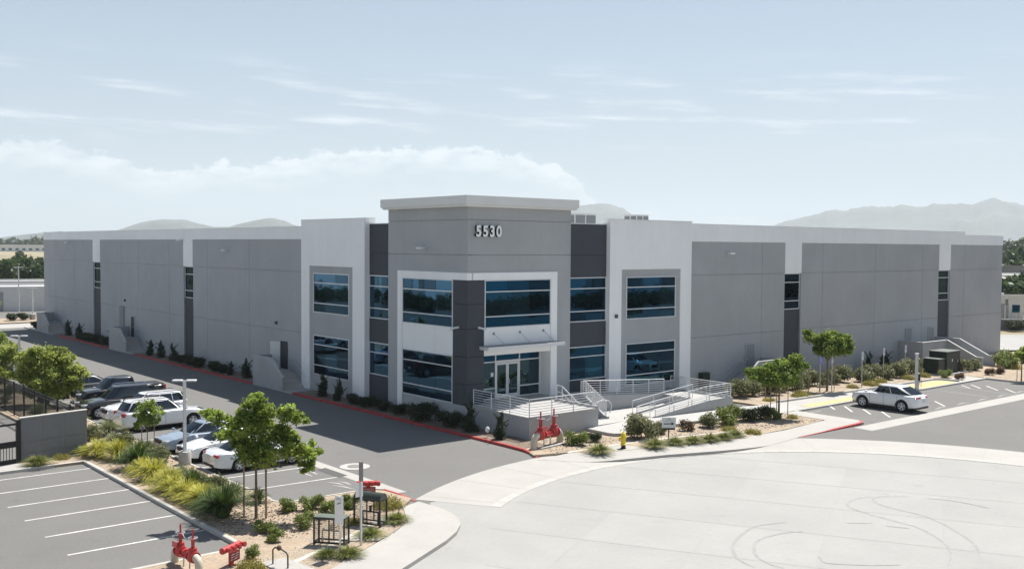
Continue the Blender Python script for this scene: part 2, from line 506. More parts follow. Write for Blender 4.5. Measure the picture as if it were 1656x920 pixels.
# ring of concrete (driveway aprons and gutter)
a0, a1 = -75, 122
apron = struct(sheet('driveway_apron', arc(RS, a0, a1, 70) + arc(RL-.02, a1, a0, 70), .011, CONC2), 'pale concrete apron ringing the turning circle')
# gutter band: a hair darker lip between apron and street, built as a shallow raised strip
gut = MB()
for i in range(70):
    t0 = a0+(a1-a0)*i/70+.06; t1 = a0+(a1-a0)*(i+1)/70-.02
    p = arc(RL+.42, t0, t1, 1) + arc(RL-.03, t1, t0, 1)
    gut.add([(q[0], q[1], .016) for q in p], [(0, 1, 2, 3)])
GUTM = mat('gutter_concrete', (.43, .418, .39), .85, var=.05, vscale=6, stain=.10, sscale=.7)
struct(gut.build('gutter', GUTM), 'smooth concrete gutter along the turning circle')
# saw-cut joints of the street
JM = mat('joint_sealant', (.312, .311, .298), .9, var=.1, vscale=5)
def strip(pts, w, z, name, m, parent):
    b = MB(); vs = []; fs = []
    for i, p in enumerate(pts):
        a = Vector(pts[max(i-1, 0)]); c = Vector(pts[min(i+1, len(pts)-1)])
        d = (c-a).normalized(); n = Vector((-d.y, d.x))
        ww = w[i] if isinstance(w, (list, tuple)) else w
        q = Vector(p)
        vs += [(*(q+n*ww/2), z), (*(q-n*ww/2), z)]
    for i in range(len(pts)-1): fs.append((2*i, 2*i+1, 2*i+3, 2*i+2))
    b.add(vs, fs)
    return b.build(name, m, parent)
dirs = Vector((.88, .47)); nrm2 = Vector((-.47, .88))
for k in range(-4, 5):
    h = k*4.2
    if abs(h) < RL-1:
        w = math.sqrt(RL**2-h*h)-.3
        c0 = Vector(CC)+nrm2*h
        strip([tuple(c0-dirs*w), tuple(c0+dirs*w)], .03, .010, 'slab_joint', JM, street)
        c0 = Vector(CC)+dirs*h
        strip([tuple(c0-nrm2*w), tuple(c0+nrm2*w)], .03, .0105, 'slab_joint', JM, street)
# dark lip joint where the street slab meets the gutter
strip(arc(RL-.06, -70, 78, 60), .045, .0128, 'lip_joint', mat('dark_lip_joint', (.20, .197, .19), .9), street)
# apron radial joints
for t in range(-60, 126, 9):
    p = arc(RS-.05, t, t, 1)[0]; q = arc(RL+.5, t, t, 1)[0]
    strip([q, p], .025, .0145, 'apron_joint', JM, apron)
# rubber marks of turning cars
TM = mat('tyre_mark', (.292, .291, .280), .9, var=.16, vscale=3)
def zz_(x, y): return gp(1136+x/3.185, 660+y/3.185)
marks = [[(870,458),(800,465),(755,483),(745,497),(765,512),(800,525),(860,545),(950,570),(1030,592),(1100,610),(1170,643),(1230,680),(1265,715),(1280,750),(1277,780),(1262,815)],
         [(1070,455),(990,455),(920,455),(885,462),(880,472),(895,486),(930,500),(1000,520),(1095,542),(1160,560),(1250,600),(1320,640),(1370,672),(1405,705),(1430,755),(1428,790),(1415,825)],
         [(430,588),(330,598),(260,612),(190,660),(160,700),(155,725),(175,765),(215,795),(270,820)],
         [(520,635),(440,640),(370,652),(300,672),(270,700),(266,725),(280,760),(340,800),(420,824)],
         [(740,592),(810,591),(875,593)], [(945,607),(1000,611),(1065,619)],
         [(600,760),(615,782),(650,797),(780,805),(900,808),(1020,808)], [(1150,465),(1260,473),(1370,491),(1480,516)]]
for k, mk in enumerate(marks):
    pts = [tuple(zz_(*p))[:2] for p in mk]
    # smooth by subdividing with Catmull-Rom
    out = []
    for i in range(len(pts)-1):
        p0 = Vector(pts[max(i-1, 0)]); p1 = Vector(pts[i]); p2 = Vector(pts[i+1]); p3 = Vector(pts[min(i+2, len(pts)-1)])
        for s_ in range(4):
            t = s_/4
            out.append(tuple(.5*((2*p1)+(-p0+p2)*t+(2*p0-5*p1+4*p2-p3)*t*t+(-p0+3*p1-3*p2+p3)*t**3)))
    out.append(pts[-1])
    n = len(out)
    wd = [.02+.10*min(1, 4*i/n, 4*(n-1-i)/n) for i in range(n)]
    strip(out, wd, .0125+.0004*k, 'tyre_mark', TM, street)

# raised sidewalks --------------------------------------------------------
def raised(name, poly, ztop, m, label, parent=None):
    b = MB(); b.prism(poly, -.06, ztop)
    return struct(b.build(name, m, parent), label)
raised('sidewalk', [(-40, -4.6), (8, 22.0), (18.6, 27.75), (21.5, 29.35), (22.5, 30.05), (23.2, 30.75), (23.75, 31.6), (24.05, 32.5), (24.25, 33.6), (24.2, 35.0), (22.9, 34.3), (22.3, 33.2), (21.8, 32.3), (20.6, 31.4), (16.8, 29.25), (8, 24.6), (-40, -1.8)],
       [.15]*5+[.15, .13, .09, .03, .02, .15, .15, .15, .15, .15, .15, .15], CONC2, 'pale sidewalk rounding the corner beside the left bed')
raised('sidewalk', [(33.7, 38.15), (35.3, 36.15), (36.1, 35.6), (37.0, 35.1), (38.2, 34.75), (39.4, 34.45), (42.2, 33.45), (43.7, 33.1), (45.0, 33.0), (46.2, 33.0), (49.7, 33.42), (50.4, 35.0), (47.4, 35.0), (45.3, 34.85), (42.1, 35.5), (39.5, 36.3), (37.5, 36.75), (36.3, 37.4), (35.9, 38.05)],
       [.02, .02, .07, .14, .15, .15, .15, .13, .08, .02, .03, .10, .13, .15, .15, .15, .15, .15, .12], CONC2, 'pale sidewalk curving along the front planting bed')
raised('sidewalk', [(49.7, 33.45), (56.6, 33.45), (57.0, 33.8), (57.0, 38.6), (55.4, 38.6), (55.3, 35.35), (54.6, 35.3), (50.4, 35.0)],
       [.03, .14, .14, .14, .14, .14, .14, .10], CONC2, 'pale corner of sidewalk beside the right parking lot')
raised('sidewalk', [(57.0, 38.75), (84.3, 38.75), (84.3, 40.6), (80.2, 40.6), (80.2, 41.0), (68, 41.25), (60, 41.75), (57.0, 41.4)],
       .12, CONC2, 'pale walk in front of the right hand stalls')

def kerb(name, pts, ztop, w, m, label, inside=1, parent=None):
    """kerb with a vertical face along pts; body lies to the left of travel when inside=1"""
    b = MB(); vs = []; fs = []; n = len(pts)
    zt = ztop if isinstance(ztop, (list, tuple)) else [ztop]*n
    for i, p in enumerate(pts):
        a = Vector(pts[max(i-1, 0)]); c = Vector(pts[min(i+1, n-1)])
        d = (c-a).normalized(); nn = Vector((-d.y, d.x))*inside
        q = Vector(p); e = q+nn*w; f = q+nn*.03
        vs += [(q.x, q.y, -.05), (q.x, q.y, zt[i]-.02), (f.x, f.y, zt[i]), (e.x, e.y, zt[i]), (e.x, e.y, -.05)]
    for i in range(n-1):
        for k in range(5):
            fs.append((i*5+k, i*5+(k+1) % 5, (i+1)*5+(k+1) % 5, (i+1)*5+k))
    fs += [(4, 3, 2, 1, 0), tuple(range((n-1)*5, n*5))]
    b.add(vs, fs)
    return struct(b.build(name, m, parent), label)
# drive kerb along the building (red), split by the stair pads
for (y0, y1, lab) in ((38.75, 66.2, 'red kerb from the street corner to the first stair'), (72.75, 98.8, 'red kerb between the first and second stairs'), (106.7, 124.4, 'faded red kerb between the second and third stairs')):
    zt = .15
    if y0 < 40:
        kerb('kerb', [(33.95, 38.55), (34.25, 39.3), (34.45, 40.2), (34.5, 42), (34.5, y1)], [.03, .12, .15, .15, .15], .16, REDK, lab, inside=-1)
    else:
        kerb('kerb', [(34.5, y0), (34.5, y1)], zt, .16, REDK, lab, inside=-1)
kerb('kerb', [(34.5, 133.4), (34.5, 139)], .15, .16, KERBM, 'kerb past the last stair', inside=-1)
# left lot kerbs
kerb('kerb', [(15.4, 33.3), (15.4, 51.45)], .15, .16, KERBM, 'kerb between the empty stalls and the planted strip', inside=-1)
kerb('kerb', [(15.5, 51.45), (9.0, 51.3)], .15, .16, KERBM, 'kerb at the head of the empty stalls', inside=-1)
kerb('kerb', [(4.0, 33.3), (15.55, 33.42)], .13, .2, KERBM, 'kerb at the near end of the empty stalls', inside=-1)
# lot with the parked cars
kerb('kerb', [(19.42, 96), (19.42, 39.4), (19.3, 38.7), (19.5, 38.1), (23.6, 37.95), (24.05, 37.5)], .13, .15, KERBM, 'kerb around the bed beside the parked cars', inside=-1)
kerb('kerb', [(24.05, 37.5), (24.15, 36.2), (24.2, 35.2)], [.13, .12, .02], .15, REDK, 'short faded red kerb at the drive mouth', inside=-1)
# right lot
kerb('kerb', [(49.7, 33.4), (56.2, 33.4), (56.75, 33.55), (57.05, 33.9)], [.02, .15, .15, .15], .18, REDK, 'bright red kerb at the corner of the right lot', inside=1)
kerb('kerb', [(57.05, 33.9), (57.05, 38.7), (84.35, 38.7)], .135, .15, KERBM, 'kerb in front of the right hand stalls', inside=1)
kerb('kerb', [(59.0, 41.45), (68, 41.1), (79.5, 40.75), (80.0, 40.3), (80.2, 39.0)], .26, .14, KERBM, 'low kerb edging the hedge bed', inside=1)
kerb('kerb', [(84.35, 38.9), (84.2, 35.6), (96, 35.5)], .15, .2, KERBM, 'kerb of the far island', inside=1)
# concrete ribbon gutters
struct(sheet('ribbon_gutter', [(24.05, 36.9), (24.75, 36.75), (24.7, 140), (24.05, 140)], .008, CONC2), 'concrete ribbon between the parked cars and the drive')
struct(sheet('ribbon_gutter', [(54.9, 31.9), (120, 31.65), (120, 33.05), (55.0, 33.2)], .008, CONC2), 'pale concrete ribbon in front of the right lot')

# painted lines ------------------------------------------------------------
def pline(p, q, w=.11, m=LINE, z=.0045):
    return strip([p, q], w, z, 'painted_line', m, lot)
for y in (47.52, 44.8, 42.2, 39.37, 36.6):
    pline((10.4 if y < 47 else 9.6, y), (15.36, y))
pline((9.5, 50.2), (15.36, 50.2), .10)
for k in range(20):
    y = 41.15+2.83*k
    if y < 97: pline((19.6, y+.2), (24.0, y), .10)
def rp(x, y): p = gp(1132+x/2.79, 500+y/2.79); return (p.x, p.y)
for a_, b_ in (((588, 438), (608, 452)), ((652, 437), (688, 463)), ((735, 450), (770, 473)), ((820, 462), (858, 487)), ((1060, 415), (1105, 438)), ((1180, 343), (1218, 356)), ((1222, 340), (1266, 357)), ((1292, 346), (1345, 366)), ((1376, 358), (1424, 377))):
    pline(rp(*a_), rp(*b_), .13, z=.0065)
FADE = mat('faded_white_paint', (.30, .297, .285), .85, var=.25, vscale=7)
for a_, b_ in (((1080, 366), (1300, 396)), ((1170, 352), (1440, 388)), ((500, 466), (545, 458))):
    pline(rp(*a_), rp(*b_), .12, m=FADE, z=.006)
# pale concrete fillets / worn paint patches at the stall ends
for k in range(6):
    x = 62.5+3.1*k
    strip([(x, 33.55), (x+1.3, 33.75), (x+2.1, 33.6)], [.04, .20, .04], .0052+.0003*k, 'painted_line', FADE, lot)
mat('worn_white_paint', (.36, .355, .34), .85, var=.25, vscale=9)
# dark asphalt patch and worn paint beside the ribbon gutter
def z4p(x, y): p = gp(380+x/3.8333, 680+y/3.8333); return (p.x, p.y)
struct(sheet('asphalt_patch', [z4p(505, 305), z4p(560, 292), z4p(700, 340), z4p(640, 352)], .0085, mat('fresh_asphalt_patch', (.085, .084, .082), .9, var=.12, vscale=8)), 'dark asphalt patch beside the ribbon gutter')
for k, (a_, b_) in enumerate((((380, 320), (480, 345)), ((440, 310), (510, 335)), ((570, 380), (680, 400)), ((600, 400), (740, 425)), ((640, 375), (720, 400)))):
    p, q = z4p(*a_), z4p(*b_)
    strip([p, ((p[0]+q[0])/2+.1, (p[1]+q[1])/2), q], [.03, .16, .03], .0075+.0003*k, 'painted_line', MATS['worn_white_paint'], lot)
# tactile dome strips
def domes(x0, x1, y0, y1, z, lab):
    b = MB(); b.box(x0, x1, y0, y1, z-.01, z+.006)
    o = struct(b.build('tactile_paving', YELL), lab)
    d = MB()
    nx = min(28, int((x1-x0)/.25)); ny = max(2, int((y1-y0)/.25))
    for i in range(nx):
        for j in range(ny):
            d.lathe([(.055, 0), (.035, .014)], (x0+(i+.5)*(x1-x0)/nx, y0+(j+.5)*(y1-y0)/ny, z+.006), n=6)
    dd = d.build('dome', YELL, o); dd['kind'] = 'stuff'
domes(59.2, 65.9, 38.95, 39.75, .13, 'yellow tactile strip beside the white coupe')
domes(74.0, 79.6, 38.95, 40.4, .13, 'yellow tactile ramp beyond the charging post')

# planting beds ------------------------------------------------------------
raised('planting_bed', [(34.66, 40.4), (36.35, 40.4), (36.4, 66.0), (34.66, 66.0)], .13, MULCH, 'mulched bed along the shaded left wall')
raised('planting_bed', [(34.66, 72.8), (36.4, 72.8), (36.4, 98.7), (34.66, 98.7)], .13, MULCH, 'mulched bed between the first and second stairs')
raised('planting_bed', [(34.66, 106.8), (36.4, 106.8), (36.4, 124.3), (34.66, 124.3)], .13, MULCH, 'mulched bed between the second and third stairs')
raised('planting_bed', [(15.57, 33.4), (15.57, 51.4), (9.0, 51.47), (9.0, 52.7), (16.0, 53.0), (15.6, 100), (19.25, 100), (19.25, 38.4), (19.5, 37.9), (23.5, 37.75), (23.85, 37.2), (24.0, 35.3), (22.9, 34.35), (22.3, 33.2), (21.8, 32.35), (20.6, 31.5), (16.8, 29.3), (8, 24.65), (3, 33.2)],
       .125, SOIL, 'bare granite soil of the planted strip between the lots')
raised('planting_bed', [(33.95, 38.75), (35.9, 38.15), (36.3, 37.45), (37.5, 36.8), (39.5, 36.35), (42.1, 35.55), (45.3, 34.9), (47.4, 35.05), (50.4, 35.05), (54.55, 35.35), (55.25, 35.5), (55.35, 38.5), (47.5, 39.6), (41.9, 39.5), (40.9, 39.8), (40.8, 42.0), (36.4, 42.0), (36.36, 40.35), (34.68, 40.35)],
       .125, SOIL, 'granite soil bed in front of the entrance')
raised('planting_bed', [(57.0, 41.45), (60, 41.8), (68, 41.35), (79.8, 41.0), (80.4, 40.5), (84.2, 40.65), (84.6, 39.0), (84.4, 35.75), (96, 35.7), (108, 37), (108, 47.9), (57.0, 47.85)],
       .125, SOIL, 'granite soil bed along the right wall')
# mow strips (flush concrete bands)
MOW = mat('mow_strip_concrete', (.58, .55, .49), .9, var=.08, vscale=6)
struct(strip([(15.95, 30.55), (17.65, 31.37), (20.2, 32.7), (20.9, 33.0)], .22, .135, 'mow_strip', MOW, None), 'concrete mow strip through the left corner bed')
struct(strip([(35.8, 38.15), (38.6, 38.1), (40.4, 37.85), (43.0, 37.55), (47.3, 36.6), (47.9, 35.9), (47.6, 35.1)], .20, .135, 'mow_strip', MOW, None), 'concrete mow strip through the front bed')
struct(sheet('concrete_pad', [(38.1, 36.75), (39.9, 36.35), (39.6, 37.7), (38.2, 37.9)], .137, CONC2), 'small concrete pad under the hydrant')
struct(sheet('concrete_pad', [(15.1, 31.25), (16.0, 31.25), (16.2, 29.4), (15.0, 29.0)], .139, CONC2), 'small concrete pad beside the bent pipe')
struct(sheet('concrete_pad', [(20.9, 32.3), (21.6, 32.7), (21.3, 33.4), (20.6, 33.2)], .138, CONC2), 'small concrete pad under the mesh box')
# pad by the gate
struct(sheet('concrete_pad', [(2, 51.6), (12.9, 51.62), (12.9, 53.2), (2, 53.2)], .137, CONC2), 'concrete pad in front of the gate')
# far end of the drive: pale road and beds
struct(sheet('side_road', [(10, 138), (52, 141), (52, 147), (10, 146)], .012, CONC2), 'pale cross road past the end of the building')
raised('planting_bed', [(20, 147.2), (60, 148), (60, 158), (20, 156)], .12, SOIL, 'bed across the end of the drive')

# manhole and utility lids
def lid(name, label, x, y, r, z=.014, m=None):
    b = MB(); b.lathe([(r, 0), (r, .012), (r*.97, .014), (r*.2, .016)], (x, y, z-.012), n=24)
    o = b.build(name, m or KERBM); tag(o, label, 'manhole')
    return o
lid('manhole_cover', 'round concrete manhole collar in the sunny drive', 25.6, 42.6, .75, m=mat('manhole_collar', (.40, .395, .38), .9, var=.15, vscale=9))
lid('manhole_cover', 'dark iron manhole lid inside its concrete collar', 25.6, 42.6, .36, z=.033, m=mat('iron_lid', (.20, .19, .18), .7, var=.15))
# ================================================================ BUILDING
BX, BY = 36.3, 47.51
bld = thing('office_warehouse', 'long grey and white concrete warehouse with a corner tower numbered 5530', 'building', (BX, BY, 0))

def facade_box(face, s0, s1, z0, z1, off, th=.30):
    """box on the left face (x plane, s = y) or right face (y plane, s = x); off = plane coordinate"""
    if face == 'L': return (off, off+th, s0, s1, z0, z1)
    return (s0, s1, off, off+th, z0, z1)
def panel(face, s0, s1, z0, z1, off, m, name='wall_panel', th=.30, parent=None):
    b = MB(); b.box(*facade_box(face, s0, s1, z0, z1, off, th))
    return b.build(name, m, parent or bld)
JG = .016
def panels(face, cuts, zc, off, m, name='wall_panel', th=.30):
    """grid of tilt-up panels separated by open reveal joints"""
    for i in range(len(cuts)-1):
        for j in range(len(zc)-1):
            panel(face, cuts[i]+(JG if i else 0), cuts[i+1]-(JG if i < len(cuts)-2 else 0),
                  zc[j]+(JG if j else 0), zc[j+1]-(JG if j < len(zc)-2 else 0), off, m, name, th)

def window(face, s0, s1, z0, z1, off, mull=(), vert=(), fr=.06, proud=.05, glass=None, parent=None):
    """frame with mullions (part) and one pane per light (sub-parts)"""
    f = MB(); e = off-proud
    def bx(a, b_, c, d, o0, th): f.box(*facade_box(face, a, b_, c, d, o0, th))
    bx(s0, s1, z0, z0+fr, e, .12); bx(s0, s1, z1-fr, z1, e, .12)
    bx(s0, s0+fr, z0+fr, z1-fr, e, .12); bx(s1-fr, s1, z0+fr, z1-fr, e, .12)
    zs = [z0+fr] + list(mull) + [z1-fr]; ss = [s0+fr] + list(vert) + [s1-fr]
    for z in mull: bx(s0+fr, s1-fr, z-fr/2, z+fr/2, e+.004, .11)
    w = f.build('window', ALU, parent or bld)
    for i in range(len(zs)-1):
        for j in range(len(ss)-1):
            p = MB(); o0 = e+.055
            a, b_ = ss[j]+(.008 if j else 0), ss[j+1]-(.008 if j < len(ss)-2 else 0); c, d = zs[i], zs[i+1]
            t1, t2 = random.uniform(-.008, .008), random.uniform(-.006, .006)
            # each pane sits a hair out of true, as real glazing does
            if face == 'L': q = [(o0-t1, a, c-t2*0), (o0+t1, b_, c), (o0+t1+t2, b_, d), (o0-t1+t2, a, d)]
            else: q = [(a, o0-t1, c), (b_, o0+t1, c), (b_, o0+t1+t2, d), (a, o0-t1+t2, d)]
            p.extr(q, (.02, 0, 0) if face == 'L' else (0, .02, 0))
            p.build('pane', glass or random.choice((PGLASS, PGLASS, PGLASS2, PGLASS3)), w)
    return w
UP = (5.92, 8.85); UPM = (6.62, 8.13)
LO = (1.32, 4.25); LOM = (2.04, 3.56)

# core masses behind the panels (painted the same, seen only in the joints)
c = MB(); c.box(36.62, 44.5, 47.83, 55.9, 4.4, 13.0); c.box(36.62, 37.5, 49.0, 55.9, 0, 4.39); c.box(37.5, 44.5, 48.8, 55.9, 0, 4.39); c.build('wall_core', REVEAL, bld)
c = MB(); c.box(37.3, 107.0, 48.75, 137.2, 0, 11.45); c.build('wall_core', REVEAL, bld)
roof = MB(); roof.box(36.9, 107.0, 48.2, 137.1, 11.46, 11.6)
roof = roof.build('roof', mat('white_roof_membrane', (.6, .6, .59), .8, var=.05), bld)
# outer end walls
panel('L', 48.2, 137.3, 0, 12.3, 107.0, GREY, th=.3)
b = MB(); b.box(36.9, 107, 137.1, 137.4, 0, 12.3); b.build('wall_panel', GREY, bld)

# ---- tower
T = BX
for face, o0, e0, e1, fr1 in (('L', BX, 47.51, 56.16, 54.98), ('R', BY, 36.3, 44.70, 43.50)):
    k = 0.0 if face == 'L' else .302         # right face butts against the left face's panels
    st = e0 + k
    zc = (9.30, 10.36, 12.48, 13.25)
    for j in range(3):
        panel(face, st, e1, zc[j]+(JG if j else 0), zc[j+1]-(JG if j < 2 else 0), o0, GREY)
    panel(face, st+.05, e1-.05, 9.35, 13.2, o0+.045, REVEAL, 'reveal_backing', .04)
    # grey leg beyond the white frame
    panel(face, fr1+.004, e1, 0, 9.296, o0+.002, GREY)
    # white band over the windows and the outer leg of the frame, proud of the grey
    kk = e0-.06 if face == 'L' else e0+.302
    panel(face, kk, fr1, 8.86, 9.296, o0-.06, WHITE, 'frame_beam', .40)
    panel(face, fr1-.53, fr1, 0 if face == 'L' else 1.37, 8.858, o0-.058, WHITE, 'frame_leg', .36)
# left face fields
window('L', 48.95, 54.44, UP[0], UP[1], BX, UPM, (50.78, 52.62))
panel('L', 48.96, 54.43, 4.26, 5.915, BX-.02, WHITE, 'spandrel')
window('L', 48.95, 54.44, LO[0], LO[1], BX, LOM, (50.78, 52.62))
panel('L', 47.3+.22, 54.44, 0, 1.31, BX-.03, GREY, 'plinth', .33)
# charcoal corner column
for j, (z0, z1) in enumerate(((1.315, 2.6), (2.6, 4.25), (4.25, 5.92), (5.92, 7.4), (7.4, 8.855))):
    cc = MB(); cc.box(BX-.02, 37.55, BY-.02, 48.93, z0+(.012 if j else 0), z1-(.012 if j < 4 else 0))
    cc.build('corner_column', CHAR, bld)
# right face fields
window('R', 37.58, 42.96, UP[0], UP[1], BY, UPM, (39.37, 41.17))
panel('R', 37.56, 42.965, 4.92, 5.915, BY-.02, WHITE, 'spandrel')
# entry recess
panel('R', 37.56, 42.965, 4.25, 4.91, BY-.015, WHITE, 'entry_lintel', .5)
EY = 48.52
b = MB(); b.box(37.56, 43.25, BY+.32, EY, 4.28, 4.36); b.build('entry_soffit', WHITE, bld)
b = MB(); b.box(42.97, 43.45, BY+.31, EY+.25, 1.37, 4.27); b.build('entry_side_wall', WHITE, bld)
b = MB(); b.box(37.3, 37.55, 48.94, EY+.1, 1.37, 4.3); b.build('entry_side_wall', CHAR, bld)
# storefront: sidelights, transom and the double door
def pane(s0, s1, z0, z1, y, parent, m=DGLASS):
    p = MB(); t = random.uniform(-.003, .003)
    p.extr([(s0, y-t, z0), (s1, y+t, z0), (s1, y+t, z1), (s0, y-t, z1)], (0, .02, 0)); return p.build('pane', m, parent)
sf = MB(); XS = (37.60, 39.26, 41.22, 42.94)
for x in XS: sf.box(x-.04, x+.04, EY-.05, EY+.08, 1.372, 4.27)
for a, b_ in ((0, 1), (2, 3)):
    for z in (1.41, 2.05, 3.70): sf.box(XS[a]+.04, XS[b_]-.04, EY-.045, EY+.07, z-.035, z+.035)
sf.box(XS[1]+.04, XS[2]-.04, EY-.045, EY+.07, 3.62, 3.76)
sf.box(XS[0]+.04, XS[3]-.04, EY-.047, EY+.075, 4.20, 4.268)
sf = sf.build('storefront', ALU, bld)
for a, b_ in ((0, 1), (2, 3)):
    for z0, z1 in ((1.45, 2.01), (2.09, 3.66), (3.74, 4.20)): pane(XS[a]+.04, XS[b_]-.04, z0, z1, EY, sf, PGLASS if z0 > 3.7 else DGLASS)
pane(XS[1]+.04, XS[2]-.04, 3.77, 4.20, EY, sf, PGLASS)
mid = (XS[1]+XS[2])/2
for s0, s1, hx in ((XS[1]+.05, mid-.008, mid-.11), (mid+.008, XS[2]-.05, mid+.11)):
    d = MB()
    d.box(s0, s0+.10, EY-.03, EY+.02, 1.375, 3.60); d.box(s1-.10, s1, EY-.03, EY+.02, 1.375, 3.60)
    d.box(s0+.10, s1-.10, EY-.028, EY+.018, 3.48, 3.60); d.box(s0+.10, s1-.10, EY-.028, EY+.018, 1.375, 1.62)
    d = d.build('door', ALU, bld)
    pane(s0+.10, s1-.10, 1.62, 3.48, EY-.01, d)
    h = MB(); h.tube([(hx, EY-.03, 2.25), (hx, EY-.09, 2.28), (hx, EY-.10, 2.42), (hx, EY-.09, 2.56), (hx, EY-.03, 2.59)], .018, 6)
    h.build('handle', ALU, d)
# small notice on the left sidelight
b = MB(); b.box(38.9, 39.12, EY-.02, EY-.005, 2.78, 3.04); b.build('notice', SIGNW, bld)
# steel canopy with three hanger rods
cp = MB(); cp.box(37.20, 43.45, 46.62, BY-.03, 4.66, 4.86)
cp = cp.build('canopy', mat('canopy_paint', (.68, .69, .70), .5), bld)
b = MB(); b.box(37.25, 43.40, 46.67, BY-.04, 4.862, 4.875); b.build('canopy_top', mat('canopy_top_paint', (.22, .23, .24), .6), cp)
for x in (38.3, 40.4, 42.35):
    rd = MB(); rd.tube([(x+.35, 46.75, 4.875), (x, BY-.05, 5.58)], .02, 6); rd.build('hanger_rod', STEEL, cp)
    rp = MB(); rp.cyl((x, BY-.045, 5.58), (x, BY-.021, 5.58), .085, n=14); rp.build('rod_plate', mat('rod_plate_paint', (.22, .23, .24), .6), cp)
# cornice
co = MB(); co.box(35.92, 44.86, 47.12, 56.28, 13.24, 13.36); co.build('cornice_soffit', mat('cornice_paint', (.72, .725, .715), .8, var=.03, vscale=.6), bld)
co = MB(); co.box(35.80, 44.95, 47.0, 56.36, 13.362, 13.90)
co.build('cornice', MATS['cornice_paint'], bld)
# house number: each digit a dark letter can with a white face
def digit(ch, x, z, h, y):
    cu = bpy.data.curves.new('digit', 'FONT'); cu.body = ch; cu.size = h*1.38; cu.extrude = .10; cu.offset = .028; cu.align_x = 'CENTER'; cu.resolution_u = 4
    me = None
    for nm, ex, m, yy in (('digit', .085, BLACKM, y-.09), ('digit_face', .012, mat('digit_white_face', (.86, .88, .89), .4), y-.19)):
        cu.extrude = ex
        tmp = bpy.data.objects.new('tmp', cu); COL.objects.link(tmp)
        dg = bpy.context.evaluated_depsgraph_get(); me = bpy.data.meshes.new_from_object(tmp.evaluated_get(dg))
        bpy.data.objects.remove(tmp)
        me.name = nm
        me.transform(Matrix.Translation((x, yy, z)) @ Matrix.Rotation(R(90), 4, 'X') @ Matrix.Diagonal((.90, 1, 1, 1)))
        me.materials.clear(); me.materials.append(m)
        o = bpy.data.objects.new(nm, me); COL.objects.link(o)
        if nm == 'digit': attach(o, bld); root = o
        else: attach(o, root)
for i, ch in enumerate('5530'):
    digit(ch, 36.98+.52*i, 11.49, .66, BY)

# ---- recesses beside the tower
def recess(face, s0, s1, off, ztop):
    panel(face, s0, s1, 0, 2.05, off, CHAR)
    window(face, s0+.02, s1-.02, 2.07, 4.28, off, (3.60,), ((s0+s1)/2,))
    panel(face, s0, s1, 4.29, 5.91, off, CHAR)
    window(face, s0+.02, s1-.02, 5.92, 8.87, off, UPM, ((s0+s1)/2,))
    for z0, z1 in ((8.88, 10.36), (10.375, ztop)): panel(face, s0, s1, z0, z1, off, CHAR)
    cp_ = MB(); cp_.box(*facade_box(face, s0, s1, ztop, ztop+.05, off-.02, .34)); cp_.build('coping', ALU, bld)
recess('L', 56.165, 59.3, 36.80, 12.36)
recess('R', 44.705, 48.5, 48.02, 12.40)
# ---- white portals
def portal(face, s0, s1, i0, i1, w0, w1, off, dep):
    panel(face, s0, i0, 0, 9.36, off, WHITE, 'portal_leg', dep); panel(face, i1, s1, 0, 9.36, off, WHITE, 'portal_leg', dep)
    panel(face, s0, s1, 9.362, 12.74, off, WHITE, 'portal_head', dep)
    cp_ = MB(); cp_.box(*facade_box(face, s0-.02, s1+.02, 12.742, 12.80, off-.03, dep+.05)); cp_.build('coping', ALU, bld)
    g0 = off+.10
    panel(face, i0+.004, w0, 0, 9.355, g0, GREY, 'inset_panel'); panel(face, w1, i1-.004, 0, 9.355, g0, GREY, 'inset_panel')
    for z0, z1 in ((0, 1.315), (4.255, 5.915), (8.855, 9.355)): panel(face, w0+.003, w1-.003, z0, z1, g0+.003, GREY, 'inset_panel')
    t = (w1-w0)/3
    window(face, w0, w1, UP[0], UP[1], g0, UPM, (w0+t, w0+2*t))
    window(face, w0, w1, LO[0], LO[1], g0, LOM, (w0+t, w0+2*t))
portal('L', 59.305, 68.35, 60.9, 67.12, 61.48, 66.62, 36.40, .85)
portal('R', 48.505, 56.95, 49.66, 55.78, 50.20, 55.32, 47.68, .9)

# ---- long walls
def longwall(face, off, segs, strips, band, end0, end1, zb=11.335):
    zc = (0, 4.27, 8.87, zb)
    for i in range(len(segs)-1):
        a, b_ = segs[i], segs[i+1]
        if (a, b_) in strips: continue
        prev_strip = i > 0 and (segs[i-1], a) in strips
        for j in range(3):
            panel(face, a+(JG if not prev_strip and i else .002), b_-(JG if (i+2 < len(segs) and (b_, segs[i+2]) not in strips) else .002),
                  zc[j]+(JG if j else 0), zc[j+1]-(JG if j < 2 else .004), off, GREY)
    gs = [segs[0]] + [v for st_ in strips for v in st_] + [segs[-1]]
    for k in range(0, len(gs), 2):      # shallow backing seen only in the open joints
        panel(face, gs[k]+.05, gs[k+1]-.05, 0, zb-.05, off+.045, REVEAL, 'reveal_backing', .04)
    for (a, b_) in strips:
        panel(face, a, b_, 8.862, zb, off-.05, WHITE, 'wall_panel')
        window(face, a+.02, b_-.02, 5.93, 8.855, off+.14, UPM, glass=STRIPG)
        panel(face, a+.002, b_-.002, 0, 5.92, off+.14, CHAR)
    for (a, b_, zt) in band:
        panel(face, a+.012, b_-.012, zb+.002, zt, off-.05, WHITE, 'parapet')
        cp_ = MB(); cp_.box(*facade_box(face, a, b_, zt, zt+.045, off-.075, .40)); cp_.build('coping', ALU, bld)
